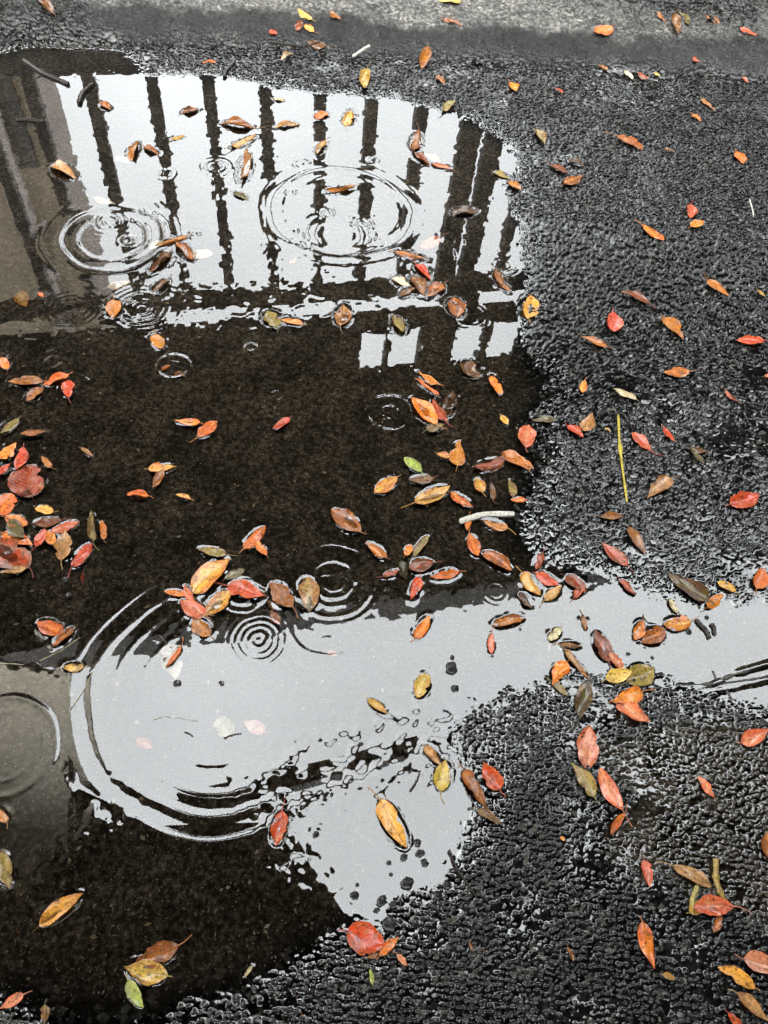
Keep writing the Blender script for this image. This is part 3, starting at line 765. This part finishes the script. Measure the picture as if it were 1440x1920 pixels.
def build_hedge():  # added dark mass for the far pool and right-hand asphalt to mirror
    yaw = math.radians(17.5)
    al = np.array([math.cos(yaw), math.sin(yaw), 0]); nm = np.array([-math.sin(yaw), math.cos(yaw), 0])
    P0 = refl_z(600, 553, 4.0) + nm * 1.6
    st = refl_plane(1075, 300, P0, nm)
    o3 = np.array([st[0], st[1], 0.0])
    b = empty('hedge', (float(o3[0]), float(o3[1]), 0))
    tag(b, 'tall dense dark hedge added behind the right-hand posts to darken pool and asphalt', 'hedge')
    rs = np.random.RandomState(3)
    n = 9000
    xs = rs.uniform(0, 16, n); hs = rs.uniform(0, 1, n) ** 0.8 * (5.2 + 0.5 * np.sin(xs * 1.7) + 0.3 * np.sin(xs * 4.1)); ds = rs.uniform(-0.25, 0.9, n)
    vs_, fs = [], []
    for k in range(n):
        c = al * xs[k] + nm * ds[k] + np.array((0, 0, hs[k]))
        a = rs.normal(size=3); a /= np.linalg.norm(a); e = np.cross(a, rs.normal(size=3)); e /= np.linalg.norm(e)
        L = rs.uniform(0.10, 0.2); i0 = len(vs_)
        vs_ += [c - a * L, c + e * L * 0.45, c + a * L, c - e * L * 0.45]; fs.append((i0, i0 + 1, i0 + 2, i0 + 3))
    lf = plain_mat('hedge_leaf', (0.045, 0.060, 0.022), 0.7, 0.5, 2.0)
    link('foliage', mesh_py('foliage', vs_, fs), lf, b)
    for k in range(9):
        x0 = 0.6 + k * 1.8
        v2, f2 = tube([al * x0 + nm * 0.3 + np.array((0, 0, z)) + al * 0.06 * math.sin(z * 3 + k) for z in (-0.02, 1.2, 2.6, 4.4)], [.06, .05, .04, .02], 7)
        q = link('trunk', mesh_py('trunk', v2, f2, True), MAT_DARK, b)

# eave over the near side, and the cloth awning at the left
def build_eaves():
    zz = 3.3
    pts = [(-700, 1560), (-120, 1480), (150, 1480), (300, 1548), (540, 1540), (590, 1630), (645, 1712), (740, 1745), (880, 1700), (920, 1480), (985, 1320), (1440, 1338), (2200, 1380), (2600, 2600), (600, 3400), (-1200, 2600)]
    w = [refl_z(*q, zz) for q in pts[:13]]
    w = [p[:2] for p in w] + [np.array((9.0, 1.6)), np.array((9.0, -6.0)), np.array((-9.0, -6.0)), np.array((-9.0, -1.5))]
    o3 = np.array([0.0, -2.5])
    b = empty('entrance_eave', (0, -2.5, 0))
    tag(b, 'dark notched eave overhead, mirrored along the near side of the puddle', 'eave')
    vs_, fs = slab([p - o3 for p in w], zz, zz + 0.22)
    link('soffit', mesh_py('soffit', vs_, fs), MAT_SOFFIT, b)
    zt = zz - 0.14                                       # slender tie beam bridging the notch
    tb = [refl_z(*q, zt)[:2] - o3 for q in ((330, 1488), (640, 1418), (930, 1338), (930, 1368), (640, 1450), (350, 1530))]
    vs_, fs = slab(tb, zt, zt + 0.135)
    link('tie_beam', mesh_py('tie_beam', vs_, fs), MAT_DARK, b)
    for xx in (-8.2, 8.2):
        vs_, fs = prism((xx, -0.9, -0.01), (xx, -0.9, zz + 0.02), 0.16, 0.16, R0, np.array([0, 1.0, 0]))
        link('post', mesh_py('post', vs_, fs), MAT_DARK, b)
    m, ns, ls, pb = new_mat('awning_cloth')
    tl = ns.new('ShaderNodeBsdfTranslucent'); df = ns.new('ShaderNodeBsdfDiffuse')
    tcx = ns.new('ShaderNodeTexCoord'); nn = node(ns, 'ShaderNodeTexNoise', Scale=3.0, Detail=5.0)
    ls.new(tcx.outputs['Object'], nn.inputs['Vector'])
    rm = ramp(ns, [(0.3, (0.74, 0.66, 0.53)), (0.7, (0.86, 0.79, 0.66))]); ls.new(nn.outputs['Fac'], rm.inputs[0])
    ls.new(rm.outputs[0], tl.inputs[0]); ls.new(rm.outputs[0], df.inputs[0])
    ms = ns.new('ShaderNodeMixShader'); ms.inputs[0].default_value = 0.92
    ls.new(df.outputs[0], ms.inputs[1]); ls.new(tl.outputs[0], ms.inputs[2])
    ls.new(ms.outputs[0], ns['Material Output'].inputs['Surface'])
    za = 2.9
    a = [refl_z(*q, za)[:2] for q in ((-500, 1140), (0, 1238), (118, 1268), (136, 1310), (134, 1640), (0, 1690), (-500, 1760))]
    b = empty('cloth_awning', (float(a[1][0]) - 0.3, float(a[1][1]), 0))
    tag(b, 'beige cloth awning in a dark frame, mirrored at the left edge of the puddle', 'awning')
    oo = np.array(b.location[:2])
    n = len(a)
    vs_ = [(*(p - oo), za + 0.02) for p in a]
    link('cloth', mesh_py('cloth', vs_, [tuple(range(n))]), m, b)
    for k in range(n):
        p, q = a[k], a[(k + 1) % n]
        d = np.array([*(q - p), 0]); d /= np.linalg.norm(d)
        vs_, fs = prism((*(p - oo), za), (*(q - oo), za), 0.025, 0.05, np.array([-d[1], d[0], 0]), np.array([0, 0, 1.0]))
        link('frame_bar', mesh_py('frame_bar', vs_, fs), MAT_DARK, b)
    p = a[0] - oo
    vs_, fs = prism((*p, -0.01), (*p, za), 0.05, 0.05, R0, np.array([0, 1.0, 0]))
    link('pole', mesh_py('pole', vs_, fs), MAT_DARK, b)
build_eaves()

# ------------------------------------------------------------------ leaves
def tube(pts, radii, n=6):
    pts = [np.array(p, float) for p in pts]
    vs_, fs = [], []
    for k, p in enumerate(pts):
        d = pts[min(k + 1, len(pts) - 1)] - pts[max(k - 1, 0)]
        d /= np.linalg.norm(d)
        a = np.cross(d, (0, 0, 1.0)); a /= (np.linalg.norm(a) + 1e-9)
        b_ = np.cross(a, d)
        for j in range(n):
            t = 2 * math.pi * j / n
            vs_.append(p + radii[k] * (a * math.cos(t) + b_ * math.sin(t)))
    for k in range(len(pts) - 1):
        for j in range(n):
            fs.append((k * n + j, k * n + (j + 1) % n, (k + 1) * n + (j + 1) % n, (k + 1) * n + j))
    fs.append(tuple(range(n - 1, -1, -1))); fs.append(tuple((len(pts) - 1) * n + j for j in range(n)))
    return vs_, fs

def leaf_surface(L, W, curl, seed):
    """returns f(t, s) -> local point; t along the leaf, s across in -1..1"""
    rr = random.Random(seed)
    ratio = W / L
    p_ = 0.62 if ratio > 0.7 else rr.uniform(0.72, 1.0)
    sk = rr.uniform(0.80, 1.12)
    phi = curl * rr.uniform(0.8, 1.8) * (1 if rr.random() < 0.75 else -1)
    bend = rr.uniform(-0.10, 0.16) * (0.4 + curl)
    side = rr.uniform(-0.12, 0.12)
    ph = [rr.uniform(0, 6.28) for _ in range(6)]
    wav = L * rr.uniform(0.010, 0.035) * (0.5 + min(curl, 1.2))
    ser = rr.uniform(0.0, 0.06)
    twist = rr.uniform(-0.25, 0.25) * min(curl, 1.3)
    bites = [(rr.uniform(0.25, 0.85), rr.choice((-1, 1)), rr.uniform(0.04, 0.08), rr.uniform(0.15, 0.5)) for _ in range(rr.choice((0, 0, 1, 1, 2, 3)))]
    pa, pb = (0.52, 0.6) if ratio > 0.7 else (rr.uniform(0.5, 0.95), rr.uniform(0.65, 1.35))
    norm = max(t ** pa * (1 - t) ** pb for t in np.linspace(0.02, 0.98, 40))
    def hw(t, sg):
        t = min(max(t, 0.0), 1.0)
        w = max(t, 1e-9) ** pa * max(1 - t, 1e-9) ** pb / norm * W / 2
        w *= 1 + 0.05 * math.sin(7 * t + ph[0] + sg) + 0.05 * math.sin(13 * t + ph[4] * (1 + sg)) + ser * math.sin(34 * t + ph[1] + sg)
        for (bt, bs, bw, bd) in bites:
            if bs == sg: w *= 1 - bd * math.exp(-((t - bt) / bw) ** 2)
        return w
    def f(t, s):
        sg = 1 if s >= 0 else -1
        y = hw(t, sg) * abs(s) * sg
        x = (t - 0.5) * L
        kf = (0.6 + 0.5 * t)
        Rr = (W / 2) / (abs(phi * kf) + 1e-4)
        th = y / Rr
        yy = Rr * math.sin(th); z = Rr * (1 - math.cos(th)) * (1 if phi > 0 else -1)
        z += 0.10 * abs(yy) * (1 if curl < 0.5 else 0.4)
        z += bend * L * ((2 * t - 1) ** 2) * 0.5
        z += wav * math.sin(9 * t + ph[2] + 2.2 * sg) * abs(s) ** 1.5 + wav * 0.5 * math.sin(5 * t + 4 * s + ph[3])
        z += twist * yy * (2 * t - 1)
        yy += side * L * math.sin(math.pi * t) * 0.5
        return np.array((x, yy, z))
    return f

LABELS = {}
def leaf_label(l, i):
    L = l['L'] * 1000
    size = 'tiny' if L < 26 else 'small' if L < 48 else 'large' if L > 95 else ''
    shp = 'narrow' if l['w'] < 0.38 else 'round' if l['w'] > 0.74 else 'curled' if l['curl'] >= 1 else ''
    st = 'sunken' if l['s'] else 'floating' if l['in'] else 'stranded'
    ws = ' '.join(w for w in (size, shp, COLS[l['c']][2], 'leaf') if w)
    order = sorted(MARKS, key=lambda m: math.hypot(m[0][0] - l['px'][0], m[0][1] - l['px'][1]))
    def rel(m):
        dx, dy = l['px'][0] - m[0][0], l['px'][1] - m[0][1]
        d = math.hypot(dx, dy)
        near = 'just ' if d < 90 else '' if d < 220 else 'well '
        a = (math.degrees(math.atan2(dy, dx)) + 382.5) % 360
        w = ('right of', 'below right of', 'below', 'below left of', 'left of', 'above left of', 'above', 'above right of')[int(a // 45)]
        return near + w + ' ' + m[1]
    order = [m for m in order if math.hypot(m[0][0] - l['px'][0], m[0][1] - l['px'][1]) > 24]
    if math.hypot(order[0][0][0] - l['px'][0], order[0][0][1] - l['px'][1]) > 24:
        pass
    for m in order[:3]:
        for s_ in (st, {'sunken': 'lying under water', 'floating': 'on the puddle', 'stranded': 'on the wet asphalt'}[st]):
            lab = f'{ws} {s_} {rel(m)}'
            if lab not in LABELS and len(lab.split()) <= 16:
                LABELS[lab] = i
                return lab
    lab = f'{ws} {st} {rel(order[0])}, overlapping its neighbour'
    LABELS[lab] = i
    return lab

def build_leaves():
    for i, l in enumerate(LV):
        L, W = l['L'], l['L'] * l['w'] * 0.88
        rr = random.Random(1000 + i)
        f = leaf_surface(L, W, l['curl'], i)
        nu, nv = (14, 8) if L > 0.03 else (9, 6)
        vs_, uv = [], []
        for a in range(nu + 1):
            t = 0.012 + 0.986 * a / nu
            for b_ in range(nv + 1):
                s = -1 + 2 * b_ / nv
                vs_.append(f(t, s)); uv.append((t, 0.5 + s / 2))
        fs = [(a * (nv + 1) + b_, (a + 1) * (nv + 1) + b_, (a + 1) * (nv + 1) + b_ + 1, a * (nv + 1) + b_ + 1) for a in range(nu) for b_ in range(nv)]
        zs = np.array([v[2] for v in vs_])
        if l['s']: zoff = -zs.max() - 0.0018
        elif l['in']: zoff = -zs.mean() + rr.uniform(-0.0003, 0.0015) if l['curl'] < 0.9 else -np.percentile(zs, 30) + 0.001
        else: zoff = -np.percentile(zs, 5) + 0.0
        vs_ = [v + np.array((0, 0, zoff)) for v in vs_]
        me = mesh_py('leaf', vs_, fs, True)
        ul = me.uv_layers.new(name='UVMap')
        for lp in me.loops: ul.data[lp.index].uv = uv[lp.vertex_index]
        o = link('leaf', me, MAT_LEAF)
        d = (l['B'] - l['A'])[:2] / L
        if l['in']:
            z = 0.0 if not l['s'] else max(-0.004, -0.004)
            n = np.array((rr.uniform(-.02, .02), rr.uniform(-.02, .02), 1.0))
            z += 0.0003 * (i % 5) + (0.0030 if l['sd'] > -0.035 and not l['s'] else 0.0)
        else:
            z = float(macro(l['mid'][0], l['mid'][1])) + 0.0056 + 0.0018 * min(max((math.hypot(*l['mid']) - 1.1) / 1.2, 0), 1) + 0.0005 * (i % 5)
            if l['sd'] < 0.02: z = max(z, 0.001)
            n = np.array((-l['slope'][0] + rr.uniform(-.06, .06), -l['slope'][1] + rr.uniform(-.06, .06), 1.0))
        n /= np.linalg.norm(n)
        ax = np.array((d[0], d[1], 0.0)); ax -= n * np.dot(ax, n); ax /= np.linalg.norm(ax)
        by = np.cross(n, ax)
        o.matrix_world = Matrix(((ax[0], by[0], n[0], l['mid'][0]), (ax[1], by[1], n[1], l['mid'][1]), (ax[2], by[2], n[2], z), (0, 0, 0, 1)))
        c1, c2, _ = COLS[l['c']]
        j = [rr.uniform(0.80, 1.22) for _ in range(3)]; k = rr.uniform(1.0, 1.4)
        o['tint'] = [c1[q] * (j[q] * 0.4 + 0.6) * k for q in range(3)]
        o['tint_edge'] = [c2[q] * (j[2 - q] * 0.4 + 0.6) * k for q in range(3)]
        o['blotch'] = rr.uniform(0.30, 0.75)
        tag(o, leaf_label(l, i), 'leaf', 'fallen autumn leaves on the puddle and asphalt')
        Lp = math.hypot(l['t'][0] - l['b'][0], l['t'][1] - l['b'][1])
        if Lp > 17:
            # raised midrib
            mv, mf = [], []
            wr = 0.00055 + 0.008 * W
            nn = 12
            for a in range(nn + 1):
                t = 0.015 + 0.93 * a / nn
                p = f(t, 0.0) + np.array((0, 0, zoff))
                q = wr * (1 - 0.85 * t)
                mv += [p + (0, -q, -0.0002), p + (0, 0, 0.55 * q + 0.0002), p + (0, q, -0.0002)]
            for a in range(nn):
                mf += [(a * 3, a * 3 + 3, a * 3 + 4, a * 3 + 1), (a * 3 + 1, a * 3 + 4, a * 3 + 5, a * 3 + 2)]
            r_ = link('midrib', mesh_py('midrib', mv, mf, True), MAT_STALK, o)
            r_['tint'] = [min(0.5, c1[q] * 0.75 + 0.07 * (1.0, 0.6, 0.3)[q]) for q in range(3)]
            # stalk
            sl = L * rr.uniform(0.12, 0.42)
            p0 = f(0.03, 0.0) + np.array((0, 0, zoff)); sw = rr.uniform(-0.5, 0.5); lift = rr.uniform(-0.02, 0.10)
            if not l['in']: lift = rr.uniform(0.0, 0.1)
            pts = [p0 + np.array((-sl * q, sw * sl * q * q, lift * sl * q * 1.0)) for q in (-0.12, 0.15, 0.4, 0.7, 1.0)]
            r0 = 0.0006 + 0.006 * L
            vs2, fs2 = tube(pts, [r0, r0, r0 * 0.9, r0 * 0.85, r0 * 1.1], 5)
            s_ = link('stalk', mesh_py('stalk', vs2, fs2, True), MAT_STALK, o)
            s_['tint'] = [c1[q] * 0.6 + 0.02 for q in range(3)]
build_leaves()
build_hedge()

def side_wall(name, x0, y0, x1, y1, h, label):
    c = np.array(((x0 + x1) / 2, (y0 + y1) / 2, 0.0))
    b = empty(name, (float(c[0]), float(c[1]), 0)); tag(b, label, 'wall')
    a, q = np.array((x0, y0, 0.0)) - c, np.array((x1, y1, 0.0)) - c
    d = (q - a) / np.linalg.norm(q - a); nrm = np.array((-d[1], d[0], 0))
    n = 4
    for k in range(n):
        p0, p1 = a + (q - a) * k / n + d * 0.012, a + (q - a) * (k + 1) / n - d * 0.012
        v2, f2 = prism(p0 + np.array((0, 0, h / 2)), p1 + np.array((0, 0, h / 2)), h, 0.22, np.array((0, 0, 1.0)), nrm)
        link('panel', mesh_py('panel', v2, f2), MAT_SOFFIT, b)
    v2, f2 = prism(a + np.array((0, 0, h + 0.05)), q + np.array((0, 0, h + 0.05)), 0.098, 0.34, np.array((0, 0, 1.0)), nrm)
    link('coping', mesh_py('coping', v2, f2), MAT_DARK, b)
side_wall('shade_wall', 6.5, -5.5, 6.5, 7.0, 4.4, 'dark wall added outside the picture on the right to shade the wet asphalt')  # unseen wall, added to keep sky glare off the wet asphalt

# ------------------------------------------------------------------ twigs, straws, pebbles, grit
def zat(u, v):
    p = g(u, v)
    for _ in range(3):
        z = max(float(macro(p[0], p[1])), 0.0)
        p = g(u, v, z)
    return p

def twig(name, pts, rad, colr, label, cat, lift=0.0, taper=0.75, knots=0, wob=0.08, forks=()):
    pw = [zat(*q) for q in pts]
    c = sum(pw) / len(pw)
    rr = random.Random(int(pts[0][0] * 7 + pts[0][1]))
    full = []
    for k in range(len(pw) - 1):
        m_ = max(2, int(14 / (len(pw) - 1)))
        for j in range(m_):
            full.append(pw[k] + (pw[k + 1] - pw[k]) * j / m_)
    full.append(pw[-1])
    L = np.linalg.norm(pw[-1] - pw[0])
    ph = rr.uniform(0, 6)
    d = (pw[-1] - pw[0]) / L; sdv = np.array((-d[1], d[0], 0))
    n = len(full)
    full = [p + sdv * rad * wob * 8 * math.sin(ph + 5.0 * k / n) + np.array((0, 0, lift)) for k, p in enumerate(full)]
    rads = [rad * (1 - (1 - taper) * k / (n - 1)) * (1 + 0.12 * rr.uniform(-1, 1)) for k in range(n)]
    for q in range(knots):
        kk = rr.randrange(2, n - 2); rads[kk] *= 1.45
    # rounded ends
    full = [full[0] - d * rad * 0.4] + full + [full[-1] + d * rad * 0.3]
    rads = [rads[0] * 0.55] + rads + [rads[-1] * 0.5]
    vs_, fs = tube([p - c for p in full], rads, 8)
    o = link(name, mesh_py(name, vs_, fs, True), MAT_TWIG)
    o.location = Vector([float(q) for q in c])
    o['tint'] = list(colr)
    tag(o, label, cat, None)
    for (fa, fb, fr) in forks:
        a, b_ = zat(*fa), zat(*fb)
        pts2 = [a + (b_ - a) * t + np.array((0, 0, lift + fr * 0.8 * t)) - c for t in (0, .35, .7, 1)]
        vs_, fs = tube(pts2, [fr, fr * 0.9, fr * 0.8, fr * 0.6], 6)
        q = link('side_twig', mesh_py('side_twig', vs_, fs, True), MAT_TWIG, o); q['tint'] = list(colr)
    return o

DK, PALE = (.018, .012, .008), (.50, .47, .40)
twig('twig', [(43, 113), (85, 138), (127, 160)], .0075, DK, 'long dark twig slanting through the far left corner of the puddle', 'twig', .004, .8, 1)
twig('twig', [(147, 194), (160, 176), (174, 158)], .0085, DK, 'short thick dark twig slanting beside the second mirrored post', 'twig', .005, .8)
twig('twig', [(33, 227), (84, 227)], .0065, DK, 'short black twig lying level across the first mirrored post', 'twig', .003, .9)
twig('twig', [(421, 145), (438, 116)], .0065, (.05, .045, .04), 'upright dark grey twig at the far shore beside a curled orange leaf', 'twig', .006, .9)
twig('twig', [(503, 83), (530, 87), (568, 91)], .006, DK, 'dark berry twig on the bank carrying red and yellow leaves', 'twig', .008, .8, 1, forks=[((572, 92), (605, 82), .0035)])
twig('stick', [(662, 109), (693, 90)], .0055, PALE, 'white cigarette-like stick lying on the dark bank', 'stick', .008, .95)
twig('straw', [(1158, 781), (1161, 830), (1167, 890), (1173, 943)], .0032, (.42, .33, .055), 'long yellow straw standing out on the black asphalt', 'straw', .006, .85, 3, .05)
twig('stick', [(863, 976), (910, 968), (962, 962)], .0068, PALE, 'pale stripped stick afloat near the right shore above golden leaf', 'stick', .002, .9)
twig('twig', [(1337, 1613), (1343, 1650), (1354, 1692)],   .0050, (.30, .20, .06), 'thick yellow twig with a dark knot among salmon leaves', 'twig', .006, .95, 2)
twig('twig', [(1301, 1662), (1298, 1702)], .0048, (.34, .27, .09), 'stubby pale yellow twig left of the thick yellow twig', 'twig', .006, .9)
twig('twig', [(840, 1597), (855, 1625), (892, 1682)], .0026, DK, 'thin dark twig lying across the stones at the near shore', 'twig', .005, .6, 1)
twig('branch', [(1272, 1288), (1330, 1285), (1375, 1262), (1450, 1240)], .0052, (.05, .045, .035), 'knobbly sunken branch crossing the water at the right edge', 'branch', -.0045, .9, 3,
     forks=[((1330, 1285), (1450, 1268), .0045), ((1345, 1280), (1336, 1258), .005), ((1360, 1290), (1372, 1312), .005)])
twig('splinter', [(1405, 377), (1411, 409)], .0026, PALE, 'thin white splinter on the asphalt at the right edge', 'splinter', .006, .8)
twig('twig', [(770, 1484), (779, 1465), (789, 1446)], .0028, DK, 'tiny black twig beside the yellow leaf in the sky reflection', 'twig', .001, .4)
twig('seed_pod', [(1308, 1163), (1318, 1180), (1329, 1197)], .0052, DK, 'longer black seed pod floating right of the tan round leaf', 'seed pod', .002, .9)
twig('seed_pod', [(1332, 1172), (1343, 1190)], .0052, (.03, .02, .015), 'shorter black seed pod floating beside the longer pod', 'seed pod', .002, .7)
twig('seed', [(329, 1281), (337, 1286)], .0038, DK, 'larger black seed floating in the middle of the wide ripple', 'seed', .001, .8)
twig('seed', [(413, 1281), (419, 1284)], .0028, DK, 'smaller black seed floating in the middle of the wide ripple', 'seed', .001, .8)
twig('twig', [(348, 1372), (362, 1382)], .0015, DK, 'short black splinter afloat left of the round cream leaf', 'twig', .001, .8)
twig('twig', [(420, 1384), (452, 1375)], .0015, DK, 'thin black splinter afloat just below the round cream leaf', 'twig', .001, .8)
twig('pine_needle', [(130, 1335), (160, 1290), (172, 1262)], .0009, (.40, .36, .22), 'pale pine needle afloat left of the wide ripple', 'needle', .001, .7)
twig('pine_needle', [(75, 1240), (115, 1220), (150, 1195)], .0008, (.36, .32, .20), 'pale pine needle trailing below the orange brown leaf pair', 'needle', .001, .7)
twig('pine_needle', [(0, 1243), (45, 1247)], .0008, (.40, .36, .25), 'pale pine needle at the left edge above the awning reflection', 'needle', .001, .7)
twig('pine_needle', [(283, 1350), (310, 1343), (370, 1352)], .0009, (.5, .48, .42), 'curved whitish needle in the middle of the wide ripple', 'needle', .001, .7)

def pebble(u, v, wpx, label, tall=0.6):
    p = zat(u, v)
    r = wpx / pxm(u, v) / 2
    rr = random.Random(int(u * 3 + v))
    vs_, fs = [], []
    nu, nv = 8, 12
    a1, a2 = rr.uniform(0.8, 1.0), rr.uniform(0.65, 0.9)
    for a in range(nu + 1):
        th = math.pi * a / nu
        for b_ in range(nv):
            ph = 2 * math.pi * b_ / nv
            x, y, z = math.sin(th) * math.cos(ph), math.sin(th) * math.sin(ph), math.cos(th)
            k = 1 + 0.16 * math.sin(2.3 * x * 2 + u) * math.cos(2.1 * y * 2 + v) + 0.10 * math.sin(5 * z + 4 * x + u)
            vs_.append((x * r * a1 * k, y * r * a2 * k, z * r * tall * k))
    for a in range(nu):
        for b_ in range(nv):
            fs.append((a * nv + b_, (a + 1) * nv + b_, (a + 1) * nv + (b_ + 1) % nv, a * nv + (b_ + 1) % nv))
    o = link('pebble', mesh_py('pebble', vs_, fs, True), MAT_STONE)
    o.location = (float(p[0]), float(p[1]), r * tall * 0.25 if p[2] < 0.001 else float(p[2]))
    o.rotation_euler = (0, 0, rr.uniform(0, 6.28))
    k = rr.uniform(0.7, 1.3)
    o['tint'] = [.022 * k, .021 * k, .020 * k]
    tag(o, label, 'pebble', 'dark pebbles standing out of the puddle')
    return o

PEB = [(846, 1253, 26, 'rough black pebble standing out of the bright water right of the cream yellow leaf'), (853, 1291, 15, 'small black pebble just below the rough black pebble'),
       (848, 1233, 11, 'tiny dark pebble just above the rough black pebble'), (763, 1657, 27, 'smooth dark pebble, largest of those off the near shore'),
       (665, 1679, 17, 'oval dark pebble alone in the tip of the bright water'), (788, 1600, 19, 'dark pebble right of the golden curled leaf tip'),
       (783, 1581, 18, 'dark pebble just below the golden curled leaf'), (757, 1608, 15, 'dark pebble straight below the golden leaf tip'),
       (796, 1618, 16, 'dark pebble nearest the thin twig at the shore'), (729, 1618, 11, 'tiny dark pebble lower left of the golden leaf tip'),
       (733, 1640, 9, 'speck of black stone above the largest smooth pebble'), (592, 1565, 15, 'dark pebble alone right of the red floating leaf'),
       (670, 1659, 8, 'speck of black stone just above the oval pebble'), (715, 1690, 24, 'broad dark pebble at the tip of the bright water'),
       (737, 1697, 16, 'dark pebble tucked against the broad one at the tip'), (706, 1707, 13, 'small dark pebble left of the broad one at the tip'),
       (730, 1733, 34, 'big lumpy dark stone above the round red leaf'), (820, 1680, 20, 'dark stone right of the largest smooth pebble'), (838, 1660, 18, 'dark stone left of the thin twig foot'),
       (1291, 1184, 13, 'dark pebble at the rim of the golden leaf by the pods'), (1325, 1158, 10, 'tiny dark pebble above the longer black pod'),
       (1178, 1226, 9, 'tiny dark pebble right of the dark red upright leaf'), (1223, 1233, 8, 'speck of black stone below the brown curled leaf'),
       (975, 1180, 7, 'speck of black stone left of the bright cluster'), (622, 1490, 9, 'tiny dark pebble under water above the golden curled leaf'),
       (130, 1115, 13, 'pale brown pebble under the dark left water'), (125, 1085, 12, 'grey pebble under the dark left water above the brown one')]
for q in PEB: pebble(*q)

def chips(name, label, n, boxes, size, colrs, seed, under):
    rs = np.random.RandomState(seed)
    vs_, fs = [], []
    pts = []
    for (x0, y0, x1, y1, k) in boxes:
        for _ in range(int(n * k)):
            pts.append((rs.uniform(x0, x1), rs.uniform(y0, y1)))
    W_ = np.array([g(*p)[:2] for p in pts])
    z = macro(W_[:, 0], W_[:, 1]); sd = sdist(W_[:, 0], W_[:, 1], MAIN)
    for (p, zz, s) in zip(W_, z, sd):
        if under and s > -0.02: continue
        L = size * rs.uniform(0.4, 1.6) ** 1.3; w = L * rs.choice((0.14, 0.2, 0.45, 0.6))
        a = rs.uniform(0, 6.28)
        d = np.array((math.cos(a), math.sin(a))) * L / 2; e = np.array((-math.sin(a), math.cos(a))) * w / 2
        b0 = len(vs_)
        zt = zz + 0.0024
        vs_ += [(*(p - d), zt), (*(p + e), zt + 0.0008), (*(p + d), zt + 0.0003), (*(p - e), zt), (p[0], p[1], zt - 0.0009)]
        fs += [(b0, b0 + 3, b0 + 2, b0 + 1), (b0, b0 + 1, b0 + 4), (b0 + 1, b0 + 2, b0 + 4), (b0 + 2, b0 + 3, b0 + 4), (b0 + 3, b0, b0 + 4)]
    o = link(name, mesh_py(name, vs_, fs), MAT_TWIG)
    o['tint'] = list(colrs)
    tag(o, label, None, None, 'stuff')
chips('grit', 'pale grit and plant crumbs scattered over the puddle bed', 3800, [(0, 100, 1000, 600, .45), (0, 600, 1000, 1100, .6), (0, 1100, 1440, 1330, .5), (0, 1330, 900, 1900, .9)], 0.0030, (.22, .19, .14), 5, True)
chips('plant_debris', 'pale broken needles and husks lying on the puddle bed', 420, [(0, 100, 1000, 600, .3), (0, 600, 1000, 1100, .5), (0, 1100, 1440, 1330, .3), (0, 1330, 700, 1900, .5)], 0.0075, (.24, .18, .11), 15, True)
chips('leaf_crumbs', 'brown leaf crumbs scattered over puddle bed and asphalt', 420, [(0, 0, 1440, 500, .3), (0, 500, 1440, 1200, .4), (0, 1200, 1440, 1920, .4)], 0.0050, (.12, .055, .02), 6, False)
